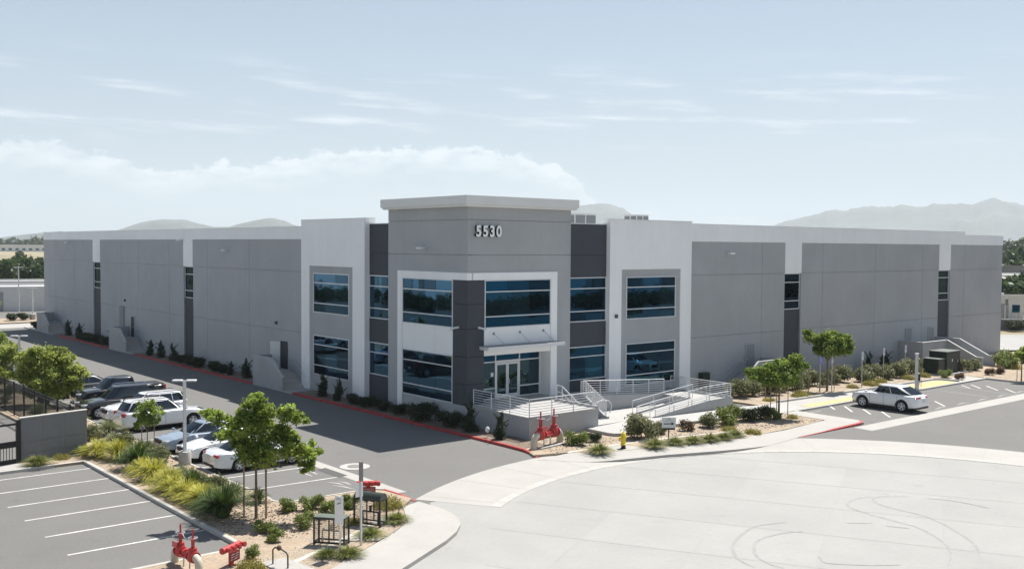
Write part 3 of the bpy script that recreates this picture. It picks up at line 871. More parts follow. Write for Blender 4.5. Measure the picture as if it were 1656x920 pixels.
longwall('L', 36.52, (68.355, 77.5, 86.0, 89.2, 91.4, 95.0, 103.3, 108.4, 115.2, 117.7, 124.5, 132.3, 137.38), ((89.2, 91.4), (115.2, 117.7)),
         ((68.36, 91.2, 12.28), (91.2, 115.0, 12.28), (115.0, 137.40, 12.28)), 68.35, 137.4)
longwall('R', 47.86, (56.955, 65.7, 68.7, 70.95, 74.1, 82.3, 90.7, 93.8, 96.05, 98.9, 107.3), ((68.7, 70.95), (93.8, 96.05)),
         ((56.96, 77.0, 12.60), (77.0, 98.9, 12.60), (98.9, 107.32, 12.28)), 56.95, 107.3)

# ---- service doors, louvre, wall lights, cameras
DOORM = mat('grey_service_door', (.255, .262, .272), .6)
def sdoor(face, s0, s1, z0, z1, off, hs, m=None):
    d = MB(); d.box(*facade_box(face, s0, s1, z0, z1, off-.05, .06)); d = d.build('service_door', m or DOORM, bld)
    fr = MB()
    for a, b_, c_, e in ((s0-.07, s0, z0, z1+.07), (s1, s1+.07, z0, z1+.07), (s0, s1, z1, z1+.07)): fr.box(*facade_box(face, a, b_, c_, e, off-.07, .08))
    fr.build('door_frame', MATS['grey_wall_paint'], d)
    h = MB(); h.box(*facade_box(face, hs-.06, hs+.06, z0+1.0, z0+1.05, off-.11, .06)); h.build('handle', STEEL, d)
sdoor('R', 63.74, 64.76, 1.25, 3.38, 47.86, 63.85)
sdoor('R', 87.8, 88.8, 1.3, 3.5, 47.86, 88.6)
sdoor('R', 92.0, 92.95, 1.3, 3.4, 47.86, 92.8)
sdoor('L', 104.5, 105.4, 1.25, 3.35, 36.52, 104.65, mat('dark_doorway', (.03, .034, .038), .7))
# open door with the dark doorway at the first stair
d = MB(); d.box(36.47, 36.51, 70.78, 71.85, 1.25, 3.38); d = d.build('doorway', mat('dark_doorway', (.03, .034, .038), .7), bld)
lf = MB(); lf.box(36.30, 36.35, 71.90, 73.85, 1.28, 3.30) if False else lf.extr([(36.44, 71.9, 1.27), (35.98, 72.68, 1.27), (35.98, 72.68, 3.33), (36.44, 71.9, 3.33)], (.03, .035, 0))
lf.build('door_leaf', mat('white_door_leaf', (.62, .63, .63), .5), d)
lv = MB()
for k in range(18): lv.box(36.40, 36.49, 107.5, 108.95, 2.15+.122*k, 2.23+.122*k)
lv.build('louvre', mat('louvre_grey', (.30, .31, .32), .6), bld)
def wallight(face, s, z, off):
    f = MB()
    f.box(*facade_box(face, s-.05, s+.05, z-.05, z+.05, off-.25, .25)); f.box(*facade_box(face, s-.28, s+.28, z-.05, z+.06, off-.55, .32))
    f.build('wall_light', mat('light_housing', (.68, .69, .70), .45), bld, bevel=.015)
wallight('L', 51.9, 10.75, BX); wallight('R', 61.3, 10.45, 47.86); wallight('L', 81.6, 10.4, 36.52); wallight('L', 126.4, 11.0, 36.52); wallight('L', 91.5, 11.25, 36.47)
for (p, q) in (((36.25, 48.3, 6.0), (35.95, 48.75, 5.9)), ((37.1, 47.46, 6.0), (37.45, 47.15, 5.9))):
    f = MB(); f.cyl(p, (p[0]-.12 if p[0] < 36.3 else p[0], p[1]-(.12 if p[0] > 36.3 else 0), p[2]), .075, n=10)
    f.cyl((p[0]-.10 if p[0] < 36.3 else p[0], p[1]-(.10 if p[0] > 36.3 else 0), p[2]), q, .06, .07, n=10)
    f.build('camera', ALU, bld, smooth=40)
for (face, s, z, off) in (('L', 72.6, 4.75, 36.52), ('R', 49.1, 6.2, 47.68), ('L', 107.2, 4.95, 36.52)):
    f = MB(); f.box(*facade_box(face, s-.08, s+.08, z-.12, z+.12, off-.16, .16)); f.build('sconce', mat('dark_sconce', (.06, .06, .065), .5), bld)
# meter cabinet on the right wall
f = MB(); f.box(58.1, 58.95, 47.45, 47.86, .5, 1.65); f.build('meter_cabinet', DKGREEN, bld)
# downspout strip on tower face below grade left corner
f = MB(); f.cyl((36.22, 47.46, 0), (36.22, 47.46, 1.3), .04, n=8); f.build('downspout', RAILM, bld)

# ---- roof plant (things on the roof)
def hvac(x0, x1, y0, y1, z1, label):
    t = thing('rooftop_unit', label, 'air conditioner', ((x0+x1)/2, (y0+y1)/2, 11.6))
    b = MB(); b.box(x0, x1, y0, y1, 11.6, 11.95); b.build('curb', KERBM, t)
    b = MB(); b.box(x0+.03, x1-.03, y0+.03, y1-.03, 11.95, z1); b.build('cabinet', mat('unit_sheet_metal', (.55, .56, .56), .5, metal=.1), t)
    w = (x1-x0)
    for k in range(2):
        a = x0+.12+k*(w/2); e = a+w/2-.2
        b = MB(); b.box(a, e, y0-.02, y0+.035, 12.05, z1-.12); b.build('coil_grille', mat('coil_grey', (.17, .18, .19), .6, var=.2, vscale=8), t)
        b = MB(); b.box(x0-.02, x0+.035, y0+.15+k*(y1-y0)/2, y0-.1+(k+1)*(y1-y0)/2, 12.05, z1-.12); b.build('coil_grille', MATS['coil_grey'], t)
    b = MB(); b.box(x0-.03, x1+.03, y0-.03, y1+.03, z1, z1+.05); b.build('lid', MATS['unit_sheet_metal'], t)
hvac(56.9, 59.35, 60, 62.0, 13.62, 'grey rooftop air unit with two dark grilles beside the tower')
hvac(75.0, 76.8, 70, 71.8, 14.15, 'small pale rooftop air unit behind the right parapet')
# ================================================================ ENTRANCE TERRACE, RAMPS, STAIRS, RAILINGS
ter = thing('entrance_terrace', 'raised concrete entrance terrace with stair and switchback ramp', 'terrace', (39, 44, 0))
def part(name, m, parent, fn, **kw):
    b = MB(); fn(b); return b.build(name, m, parent, **kw)
TW = mat('terrace_wall_paint', (.38, .388, .395), .85, var=.03, vscale=.7, stain=.10, sscale=.6)
part('deck_wall', TW, ter, lambda b: b.box(36.45, 41.73, 42.0, 47.46, -.05, 1.27))
part('deck_slab', CONC3, ter, lambda b: b.prism([(36.43, 41.98), (41.74, 41.98), (41.74, 45.75), (44.24, 45.75), (44.98, 45.75), (44.98, 47.46), (36.43, 47.46)], 1.272, 1.36))
part('entry_floor', CONC3, ter, lambda b: b.box(37.6, 42.96, 47.49, 48.5, 1.2, 1.362))
part('back_wall', TW, ter, lambda b: b.box(41.75, 44.97, 45.78, 47.45, -.05, 1.268))
part('stair_cheek', TW, ter, lambda b: b.box(41.745, 41.90, 42.02, 45.745, 0, 1.50))
part('stair_cheek', TW, ter, lambda b: b.extr([(44.06, 45.74, 0), (44.06, 45.74, 1.47), (44.06, 45.45, 1.47), (44.06, 43.75, .50), (44.06, 43.4, .44), (44.06, 43.4, 0)], (.17, 0, 0)))
nst = 6
for k in range(nst):
    y1 = 45.74-(k)*.33; y0 = y1-.35
    zt = 1.36-.177*(k+1)
    if zt > .31:
        part('step', CONC3, ter, lambda b: b.box(41.905, 44.055, y0, y1-.002*k, -.02, zt))
# plaza
PL = [(40.85, 45.74), (40.82, 40.1), (40.95, 39.75), (41.3, 39.55), (42.2, 39.5), (47.4, 39.65), (51.0, 39.2), (55.36, 38.58), (57.0, 38.7), (58.6, 39.6), (59.2, 41.4), (57.2, 41.45), (54.5, 41.86), (46.6, 41.88), (46.6, 43.45), (52.0, 43.45), (52.0, 45.72), (44.3, 45.74), (44.3, 42.2), (41.76, 41.95), (41.76, 45.74)]
zl = []
for p in PL: zl.append(.30 if p[0] < 50 else max(.145, .30-(p[0]-50)*.026))
part('plaza_slab', CONC3, ter, lambda b: b.prism(PL, -.05, zl))
# the strip under the stair foot
part('plaza_slab', CONC3, ter, lambda b: b.box(41.77, 44.29, 42.21, 43.72, -.05, .299))
# upper ramp, landing, lower ramp
def slope(b, x0, x1, y0, y1, z0, z1, zb=0.0):
    b.add([(x0,y0,zb),(x1,y0,zb),(x1,y1,zb),(x0,y1,zb),(x0,y0,z0),(x1,y0,z1),(x1,y1,z1),(x0,y1,z0)], [(0,3,2,1),(4,5,6,7),(0,1,5,4),(1,2,6,5),(2,3,7,6),(3,0,4,7)])
part('ramp_slab', CONC3, ter, lambda b: slope(b, 44.985, 52.0, 45.92, 47.66, 1.36, .86))
part('ramp_slab', CONC3, ter, lambda b: slope(b, 44.985, 48.49, 47.665, 48.0, 1.36, 1.11))
part('ramp_wall', TW, ter, lambda b: slope(b, 44.3, 52.0, 45.75, 45.915, 1.44, .92))
part('landing_slab', CONC3, ter, lambda b: b.box(52.005, 54.3, 42.06, 47.6, 0, .85))
part('ramp_slab', CONC3, ter, lambda b: slope(b, 46.7, 52.0, 42.06, 43.46, .305, .845))
part('ramp_wall', TW, ter, lambda b: slope(b, 46.62, 52.0, 43.465, 43.61, .37, .93))
part('ramp_wall', TW, ter, lambda b: b.extr([(46.75, 41.89, -.05), (54.46, 41.89, -.05), (54.46, 41.89, .90), (52.2, 41.89, .86), (46.75, 41.89, .34)], (0, .165, 0)))
part('ramp_wall', TW, ter, lambda b: b.box(54.302, 54.46, 42.06, 47.6, -.05, .92))

def railing(name, label, pts, h=.98, nr=7, low=.10, post=1.55, r=.026, hand=True, group=None):
    """posts and horizontal rails along a base polyline (3d)"""
    t = thing(name, label, 'railing', pts[0], group=group)
    P = [Vector(p) for p in pts]
    for k in range(nr):
        z = low+(h-low)*k/(nr-1)
        b = MB(); b.tube([p+Vector((0, 0, z)) for p in P], r*1.35 if k == nr-1 else r*.8, 6); b.build('rail', RAILM, t, smooth=50)
    for i in range(len(P)-1):
        n = max(1, round((P[i+1]-P[i]).length/post))
        for k in range(n+(1 if i == len(P)-2 else 0)):
            q = P[i].lerp(P[i+1], k/n)
            b = MB(); b.cyl(q, q+Vector((0, 0, h)), r*1.15, n=8); b.build('post', RAILM, t, smooth=50)
    return t
railing('guard_railing', 'steel railing wrapping the front corner of the entrance terrace', [(36.55, 47.2, 1.36), (36.55, 42.1, 1.36), (41.62, 42.1, 1.36)])
railing('stair_railing', 'guard railing on the right side of the entrance stair', [(44.14, 45.85, 1.46), (44.14, 45.4, 1.46), (44.14, 43.6, .44)], h=.90, post=.75)
railing('handrail', 'slim handrail on the left side of the entrance stair', [(41.82, 45.6, 1.5), (41.82, 45.1, 1.45), (41.82, 43.4, .45)], h=.86, nr=2, low=.45, post=1.2)
railing('ramp_railing', 'guard railing along the upper ramp under the windows', [(44.3, 45.83, 1.40), (52.0, 45.83, .90)], h=.98)
railing('ramp_railing', 'railing across the far end of the ramp landing', [(54.38, 47.3, .9), (54.38, 42.0, .9)], h=.88)
railing('ramp_railing', 'low railing on the outer wall of the lower ramp', [(54.3, 41.97, .88), (52.1, 41.97, .84), (46.85, 41.97, .34)], h=.42, nr=3, low=.14)
railing('ramp_railing', 'low railing on the inner wall of the lower ramp', [(52.0, 43.54, .9), (46.85, 43.54, .38)], h=.40, nr=3, low=.14)
railing('ramp_handrail', 'long sloping handrail over the outer ramp wall', [(54.3, 42.2, .88), (52.1, 42.2, .84), (46.6, 42.2, .32)], h=.92, nr=2, low=.80, post=2.2, r=.018)
railing('ramp_handrail', 'long sloping handrail over the inner ramp wall', [(52.1, 43.4, .86), (46.3, 43.4, .30)], h=.92, nr=2, low=.80, post=2.2, r=.018)
hb = MB(); hb.tube([(44.9, 45.4, .92), (45.5, 45.25, 1.12), (45.9, 45.1, 1.05), (46.1, 45.05, .8), (46.05, 45.05, .45), (45.95, 45.05, .3)], .028, 8)
tag(hb.build('handrail', RAILM, smooth=50), 'curved end of a white handrail hooking down to the plaza', 'handrail')

def wall_stair(name, label, face, lo, off0, off1, sgn):
    """stair against a wall: low end at lo, climbing in +s*sgn, between planes off0 (outer) and off1 (wall)"""
    def P(s, o, z): return (o, s, z) if face == 'L' else (s, o, z)
    t = thing(name, label, 'stairs', P(lo, off0, 0))
    ex = (.17, 0, 0) if face == 'L' else (0, .17, 0)
    s = lambda d: lo+sgn*d
    b = MB(); b.extr([P(s(0), off0, -.02), P(s(0), off0, 1.05), P(s(.12), off0, 1.06), P(s(1.9), off0, 2.3), P(s(4.95), off0, 2.3), P(s(4.95), off0, -.02)], ex); b.build('side_wall', TW, t)
    capm = mat('wall_cap_painted_sun', (.50, .50, .49), .85)  # cap tone lightened to carry the sun on the wall top
    b = MB()
    for a, e in (((s(-.01), 1.052), (s(.13), 1.072)), ((s(.13), 1.072), (s(1.9), 2.304)), ((s(1.9), 2.304), (s(4.96), 2.304))):
        o_ = off0-.015
        b.extr([P(a[0], o_, a[1]), P(e[0], o_, e[1]), P(e[0], o_, e[1]+.035), P(a[0], o_, a[1]+.035)], (.20, 0, 0) if face == 'L' else (0, .20, 0))
    b.build('wall_cap', capm, t)
    b = MB(); b.extr([P(s(4.78), off0+.172, 0), P(s(4.95), off0+.172, 0), P(s(4.95), off0+.172, 2.3), P(s(4.78), off0+.172, 2.3)], tuple((off1-off0-.18)*v/.17 for v in ex)); b.build('end_wall', TW, t)
    b = MB(); b.extr([P(s(1.9), off0+.172, 0), P(s(4.77), off0+.172, 0), P(s(4.77), off0+.172, 1.25), P(s(1.9), off0+.172, 1.25)], tuple((off1-off0-.18)*v/.17 for v in ex)); b.build('landing', CONC3, t)
    for k in range(7):
        d0 = 1.898-.27*(k+1)*1.0; 
        b = MB(); zt = 1.25-.156*(k+1)
        b.extr([P(s(d0), off0+.174, -.02), P(s(1.896-.27*k), off0+.174, -.02), P(s(1.896-.27*k), off0+.174, zt), P(s(d0), off0+.174, zt)], tuple((off1-off0-.184)*v/.17 for v in ex)); b.build('step', KERBM, t)
    b = MB(); b.extr([P(s(-1.5), off0+.01, -.02), P(s(-.012), off0+.01, -.02), P(s(-.012), off0+.01, .14), P(s(-1.5), off0+.01, .14)], tuple((off1-off0-.1)*v/.17 for v in ex)); b.build('foot_pad', CONC2, t)
    # handrail on the wall side
    o2 = off1-.10
    b = MB(); b.tube([P(s(-.25), o2, .95), P(s(.05), o2, .98), P(s(1.9), o2, 2.15), P(s(2.5), o2, 2.15)], .022, 6); b.build('handrail', STEEL, t)
    for d, z in ((.1, 1.0), (1.0, 1.58), (1.95, 2.14)):
        b = MB(); b.tube([P(s(d), o2, z), P(s(d), off1-.005, z-.04)], .012, 5); b.build('rail_bracket', STEEL, t)
    return t
wall_stair('dock_stair', 'concrete stair with open white door, nearest along the shaded wall', 'L', 67.75, 34.52, 36.50, 1)
wall_stair('dock_stair', 'middle concrete stair of the shaded wall, below the louvre', 'L', 101.45, 34.52, 36.50, 1)
wall_stair('dock_stair', 'farthest concrete stair at the left end of the shaded wall', 'L', 128.4, 34.52, 36.50, 1)
wall_stair('dock_stair', 'concrete stair behind the umbrella shaped trees at the right wall', 'R', 60.9, 45.9, 47.84, 1)
# far right stair: landing against the wall, flight coming forward
fs_ = thing('dock_stair', 'high walled stair with pale caps beside the green transformer', 'stairs', (90, 45, 0))
capm = MATS['wall_cap_painted_sun']
part('front_wall', TW, fs_, lambda b: b.box(86.6, 91.02, 45.5, 45.68, 0, 2.42))
part('side_wall', TW, fs_, lambda b: b.box(86.6, 86.78, 45.682, 47.84, 0, 2.42))
part('wall_cap', capm, fs_, lambda b: (b.box(86.58, 91.2, 45.48, 45.70, 2.422, 2.46), b.box(86.58, 86.80, 45.702, 47.84, 2.422, 2.46)))
part('landing', CONC3, fs_, lambda b: b.box(86.79, 93.4, 45.69, 47.83, 0, 1.28))
for x in (91.03, 93.41):
    part('flight_wall', TW, fs_, lambda b: b.extr([(x, 45.49, 0), (x, 45.49, 2.42), (x, 42.75, 1.08), (x, 42.15, 1.05), (x, 42.15, 0)], (.18, 0, 0)))
    part('wall_cap', capm, fs_, lambda b: (b.extr([(x-.015, 45.49, 2.425), (x-.015, 42.75, 1.085), (x-.015, 42.75, 1.125), (x-.015, 45.49, 2.465)], (.21, 0, 0)), b.box(x-.015, x+.195, 42.13, 42.748, 1.055, 1.10)))
part('side_wall', TW, fs_, lambda b: b.box(93.41, 93.59, 45.492, 47.83, 0, 2.42))
part('wall_cap', capm, fs_, lambda b: b.box(93.39, 93.61, 45.494, 47.83, 2.422, 2.46))
for k in range(7):
    part('step', CONC3, fs_, lambda b: b.box(91.22, 93.40, 45.685-.42*(k+1), 45.685-.42*k-.002, 0, 1.28-.16*(k+1)))
# ================================================================ VEGETATION
def leaf_mesh(name, blobs, n, size, m, seed, shell=.55, flat=1.0, aspect=.55, up=.25, squash=None):
    """many small leaf quads spread through ellipsoidal blobs (x,y,z,r[,rz])"""
    g = np.random.default_rng(seed)
    B = np.array([(b[0], b[1], b[2], b[3], b[4] if len(b) > 4 else b[3]*flat) for b in blobs], float)
    w = B[:, 3]**2; w /= w.sum()
    idx = g.choice(len(B), n, p=w)
    d = g.normal(size=(n, 3)); d /= np.linalg.norm(d, axis=1)[:, None]
    r = (shell + (1-shell)*g.random(n))*(1+.14*g.normal(size=n))
    r = np.where(g.random(n) < .22, r*g.random(n), r)
    p = B[idx, :3] + d*r[:, None]*np.stack([B[idx, 3], B[idx, 3], B[idx, 4]], 1)
    nr = d*.75 + g.normal(size=(n, 3))*.65; nr[:, 2] += up
    nr /= np.linalg.norm(nr, axis=1)[:, None]
    t = np.cross(nr, g.normal(size=(n, 3))); t /= np.linalg.norm(t, axis=1)[:, None]
    b = np.cross(nr, t)
    s = size*(.65+.7*g.random(n))[:, None]
    v = np.empty((n, 4, 3))
    v[:, 0] = p - t*s; v[:, 1] = p + b*s*aspect + t*s*.1; v[:, 2] = p + t*s - nr*s*.25; v[:, 3] = p - b*s*aspect + t*s*.1
    v = v.reshape(-1, 3)
    return quads(name, v, n, m)
def quads(name, v, n, m):
    me = bpy.data.meshes.new(name)
    me.vertices.add(len(v)); me.vertices.foreach_set('co', v.astype(np.float32).ravel())
    k = len(v)//n
    me.loops.add(len(v)); me.loops.foreach_set('vertex_index', np.arange(len(v), dtype=np.int32))
    me.polygons.add(n); me.polygons.foreach_set('loop_start', np.arange(0, len(v), k, dtype=np.int32))
    me.update(calc_edges=True); me.validate()
    me.materials.append(m)
    return me
def link_mesh(name, me, parent):
    o = bpy.data.objects.new(name, me); COL.objects.link(o); o.parent = parent
    return o

LF_TREE = leafmat('tree_leaf', (.045, .095, .016), (.46, .57, .11), 1.3, trans=.57)
LF_UMB = leafmat('umbrella_tree_leaf', (.040, .085, .016), (.36, .47, .085), 1.5, trans=.52)
LF_BUSH = leafmat('bush_leaf', (.055, .085, .020), (.30, .36, .09), 2.0)
LF_DARK = leafmat('dark_bush_leaf', (.020, .034, .016), (.075, .095, .040), 2.0)
LF_OLIVE = leafmat('olive_bush_leaf', (.075, .090, .040), (.30, .31, .15), 2.4)
LF_YEL = leafmat('yellow_groundcover_leaf', (.15, .145, .03), (.42, .37, .10), 2.0)
LF_RED = leafmat('russet_bush_leaf', (.075, .050, .030), (.20, .13, .07), 2.0)
LF_PALE = leafmat('pale_tree_leaf', (.14, .20, .035), (.55, .60, .16), 1.2, trans=.55)
LF_JUN = leafmat('juniper_scale', (.012, .024, .012), (.055, .085, .035), 3.0, trans=.15)
LF_GROVE = leafmat('grove_leaf', (.028, .055, .018), (.085, .125, .045), .35)
G_YEL = leafmat('yellow_grass_blade', (.25, .25, .035), (.66, .63, .13), 2.0, trans=.3)
G_GRN = leafmat('green_grass_blade', (.035, .065, .015), (.13, .19, .045), 2.0, trans=.3)
G_LOW = leafmat('low_grass_blade', (.075, .10, .025), (.30, .32, .085), 2.0, trans=.3)
G_GRY = leafmat('grey_grass_blade', (.11, .13, .06), (.36, .38, .20), 2.0, trans=.3)

def shrub_mesh(name, rx, h, n, leaf, m, seed, lobes=9):
    rr = random.Random(seed)
    bl = []
    for i in range(lobes):
        a = rr.uniform(0, 6.28); q = rx*.62*math.sqrt(rr.random())
        rb = rx*rr.uniform(.32, .52)
        bl.append((q*math.cos(a), q*math.sin(a), min(h-rb*.75, max(rb*.55, h*rr.uniform(.25, .85))), rb, rb*.85))
    me = leaf_mesh(name, bl, n, leaf, m, seed, shell=.5)
    # no leaf below the soil
    v = np.empty(len(me.vertices)*3, np.float32); me.vertices.foreach_get('co', v); v = v.reshape(-1, 3); v[:, 2] = np.abs(v[:, 2])
    me.vertices.foreach_set('co', v.ravel())
    return me
def stems_mesh(h, r, n, seed, m=BARK):
    rr = random.Random(seed); b = MB()
    for i in range(n):
        a = rr.uniform(0, 6.28); q = r*rr.uniform(.3, .8)
        b.tube([(0.03*math.cos(a), .03*math.sin(a), -.03), (q*.4*math.cos(a), q*.4*math.sin(a), h*.4), (q*math.cos(a), q*math.sin(a), h*.75)], [.016, .012, .006], 4)
    return b.mesh('stem', m)
def shrub_proto(name, cat, rx, h, n, leaf, m, seed, lobes=9):
    t = thing(name, 'x', cat)
    link_mesh('foliage', shrub_mesh('foliage', rx, h, n, leaf, m, seed, lobes), t)
    link_mesh('stem', stems_mesh(h, rx, 6, seed), t)
    del LABELS['x']
    return t, []
def grass_proto(name, nb, h, spread, m, seed, w=.022):
    """clump of arching strap leaves"""
    g = np.random.default_rng(seed)
    segs = 4
    V = []
    for i in range(nb):
        a = g.uniform(0, 6.283); base = g.uniform(0, .16)
        L_ = h*g.uniform(.65, 1.1); lean = spread*g.uniform(.15, 1.0)
        ca, sa = math.cos(a), math.sin(a)
        pts = []
        for s_ in range(segs+1):
            t = s_/segs
            rr = base + lean*t**1.7; z = L_*(t-.78*(lean/spread)*t**2.2)
            pts.append(np.array([rr*ca, rr*sa, z]))
        side = np.array([-sa, ca, 0])*w
        for s_ in range(segs):
            w0 = 1-.75*(s_/segs); w1 = 1-.75*((s_+1)/segs)
            V += [pts[s_]-side*w0, pts[s_]+side*w0, pts[s_+1]+side*w1, pts[s_+1]-side*w1]
    me = quads('blades', np.array(V), nb*segs, m)
    t = thing(name, 'x', 'grass'); del LABELS['x']
    link_mesh('blades', me, t)
    return t, []

P_ROUND = shrub_proto('round_shrub', 'shrub', .85, 1.0, 3000, .055, LF_BUSH, 11)
P_ROUND2 = shrub_proto('round_shrub', 'shrub', .80, .9, 2600, .055, LF_BUSH, 12, 7)
P_DARK = shrub_proto('dark_shrub', 'shrub', .95, .95, 2800, .06, LF_DARK, 13)
P_OLIVE = shrub_proto('olive_shrub', 'shrub', .95, 1.1, 3200, .06, LF_OLIVE, 14)
P_OLIVE2 = shrub_proto('olive_shrub', 'shrub', .9, 1.0, 2900, .055, LF_OLIVE, 15, 7)
P_YEL = shrub_proto('groundcover_mound', 'shrub', 1.1, .32, 2600, .05, LF_YEL, 16, 14)
P_RED = shrub_proto('russet_shrub', 'shrub', .6, .7, 1500, .05, LF_RED, 17, 6)
P_GY = grass_proto('strap_leaf_clump', 520, 1.05, 1.05, G_YEL, 21)
P_GG = grass_proto('strap_leaf_clump', 520, 1.15, .95, G_GRN, 22)
P_GR = grass_proto('grey_leaf_clump', 520, .95, 1.0, G_GRY, 23)
P_GL = grass_proto('low_grass_clump', 420, .55, .85, G_LOW, 24)

def put(proto, x, y, z, s, label, cat='shrub', group=None, rz=None):
    t, used = proto
    return place(t, used, (x, y, z), random.uniform(0, 6.28) if rz is None else rz, label, cat, group, s)

# junipers: twisted upright sprays
def juniper_mesh(seed, h=1.65):
    rr = random.Random(seed); bl = []
    for i in range(26):
        t = i/25; r = .42*(1-t)**.8+.06
        a = rr.uniform(0, 6.28); q = r*rr.uniform(.2, .8)
        bl.append((q*math.cos(a)+.06*math.sin(6*t), q*math.sin(a), .08+t*(h-.14), r*.55, r*.8))
    for i in range(5):
        a = rr.uniform(0, 6.28); zz = rr.uniform(.25, .75)*h
        for k in range(4): bl.append(((.18+.1*k)*math.cos(a), (.18+.1*k)*math.sin(a), zz+.10*k, .085-.012*k, .11-.01*k))
    me = leaf_mesh('foliage', bl, 3600, .048, LF_JUN, seed, shell=.4, aspect=.4, up=.5)
    return me
def juniper_proto(seed):
    t = thing('upright_juniper', 'x', 'shrub'); LABELS.pop('x', None)
    link_mesh('foliage', juniper_mesh(seed), t)
    b = MB(); b.tube([(0, 0, -.05), (.02, .01, .5), (.0, .03, 1.3)], [.035, .028, .01], 6)
    link_mesh('trunk', b.mesh('trunk', BARK), t)
    return t, []
PJ = [juniper_proto(31), juniper_proto(32), juniper_proto(33)]
jun = [(35.4, 43.2, 1.0, 'sunlit upright juniper at the terrace corner'), (35.35, 46.0, 1.15, 'large upright juniper below the left end of the terrace railing'),
       (35.3, 60.8, 1.0, 'upright juniper right of centre below the portal window'), (35.35, 63.1, 1.05, 'upright juniper left of centre below the portal window'),
       (35.3, 73.35, .8, 'small upright juniper hard against the nearest dock stair'), (35.3, 75.6, 1.05, 'tall thin juniper just past the nearest dock stair'), (35.2, 78.2, .75, 'short juniper second past the nearest dock stair'),
       (35.3, 91.0, 1.05, 'bushy juniper below the first dark window strip'), (35.45, 94.4, 1.05, 'middle juniper of three right of the middle dock stair'), (35.3, 96.6, 1.0, 'juniper of three closest to the middle dock stair'),
       (35.2, 107.3, 1.15, 'tall juniper touching the far side of the middle dock stair'), (35.2, 118.6, 1.15, 'juniper below the second dark window strip'), (35.4, 123.6, 1.15, 'juniper next to the farthest dock stair'),
       (79.5, 46.6, 1.2, 'juniper against the right wall beside the walled stair'), (82.6, 46.9, 1.2, 'second juniper against the right wall beside the walled stair'), (67.2, 46.6, 1.35, 'juniper below the dark strip of the right wall'), (94.8, 46.2, 1.3, 'small juniper beyond the walled stair on the right')]
for i, (x, y, s, lab) in enumerate(jun):
    put(PJ[i % 3], x, y, .12, s, lab, 'shrub', 'upright junipers along the walls')
# dark rounded shrubs along the shaded wall
dk = [(35.3, 47.9, 1.05, 'rounded dark shrub nearest the terrace along the shaded wall'), (35.25, 50.7, 1.15, 'big rounded dark shrub under the tower windows'), (35.35, 53.4, .75, 'low dark shrub at the white frame foot of the tower'),
      (35.3, 55.3, .8, 'low dark shrub below the grey edge of the tower'), (35.3, 57.2, .8, 'low dark shrub below the charcoal recess, right one'), (35.3, 58.9, .75, 'low dark shrub below the charcoal recess, left one'),
      (35.2, 79.8, .8, 'dark shrub right of the pair past the short juniper'), (35.2, 81.4, .9, 'dark shrub left of the pair past the short juniper'), (35.2, 84.9, .9, 'dark shrub right of the bushy juniper, outer one'), (35.2, 86.9, .95, 'dark shrub right of the bushy juniper, middle one'), (35.2, 88.8, .85, 'dark shrub closest right of the bushy juniper'),
      (35.1, 109.5, .9, 'dark shrub just past the middle dock stair'), (35.1, 111.6, .95, 'second dark shrub past the middle dock stair'), (35.1, 113.8, .95, 'third dark shrub past the middle dock stair'), (35.1, 115.7, .9, 'fourth dark shrub past the middle dock stair'), (35.1, 117.2, .85, 'fifth dark shrub past the middle dock stair'),
      (35.0, 135.2, 1.0, 'dark shrub beyond the farthest dock stair')]
for x, y, s, lab in dk: put(P_DARK, x, y, .12, s, lab, 'shrub', 'dark shrubs along the shaded wall')

# strap leaf clumps in the strip between the lots
strips_ = [(150, 712, 'r', 1.1), (176, 703, 'r', 1.05), (160, 738, 'y', 1.0), (192, 742, 'y', 1.1), (222, 757, 'g', 1.1), (206, 722, 'r', 1.0), (240, 738, 'r', .95), (264, 746, 'r', .95),
           (248, 775, 'y', 1.05), (272, 790, 'y', 1.0), (292, 780, 'r', .95), (322, 793, 'r', .95), (302, 806, 'y', .95), (331, 818, 'y', 1.0), (361, 836, 'g', 1.15), (349, 795, 'r', .9), (378, 806, 'r', .85), (185, 722, 'r', .9), (225, 738, 'y', .9), (215, 745, 'r', .9), (258, 762, 'r', .95), (232, 766, 'y', .85), (282, 798, 'y', .9), (312, 796, 'g', .9), (342, 812, 'r', .9), (318, 812, 'y', .85), (338, 828, 'g', .8)]
nm = {'r': (P_GR, 'grey green'), 'y': (P_GY, 'yellow'), 'g': (P_GG, 'dark green')}
cnt = {'r': 0, 'y': 0, 'g': 0, 'o': 0}
nm['o'] = (P_OLIVE2, 'grey green')
strips_.sort(key=lambda q: -gp(q[0], q[1], .12).y)
for i_, (x, y, k, s) in enumerate(strips_):
    p = gp(x, y, .12); px_ = min(max(p.x, 16.1), 18.7)
    if k == 'r' and i_ % 2: k = 'o'
    lab = '%s %s %s counted from the grey wall down the strip' % (ORD[cnt[k]], nm[k][1], 'rounded shrub' if k == 'o' else 'strap leaf clump'); cnt[k] += 1
    put(nm[k][0], px_, p.y, .12, s*{'o': .85, 'g': 1.25}.get(k, 1.12), lab, 'shrub' if k == 'o' else 'grass', 'clumps and shrubs between the lots')
for k in range(9):
    put((P_GR, P_GG)[k % 2], 17.0+.8*(k % 3), 58+2.6*k, .12, .8, '%s dim clump behind the iron fence' % ORD[k], 'grass', 'dim clumps behind the iron fence')
p = gp(62, 752, .12); put(P_GL, p.x, p.y, .12, 1.1, 'low green clump at the foot of the grey wall', 'grass')
p = gp(138, 735, .12); put(P_GL, p.x, p.y+.2, .12, 1.0, 'low green clump at the right end of the grey wall', 'grass')
p = gp(100, 742, .12); put(P_YEL, p.x, p.y, .10, .55, 'thin yellow groundcover along the grey wall', 'shrub')

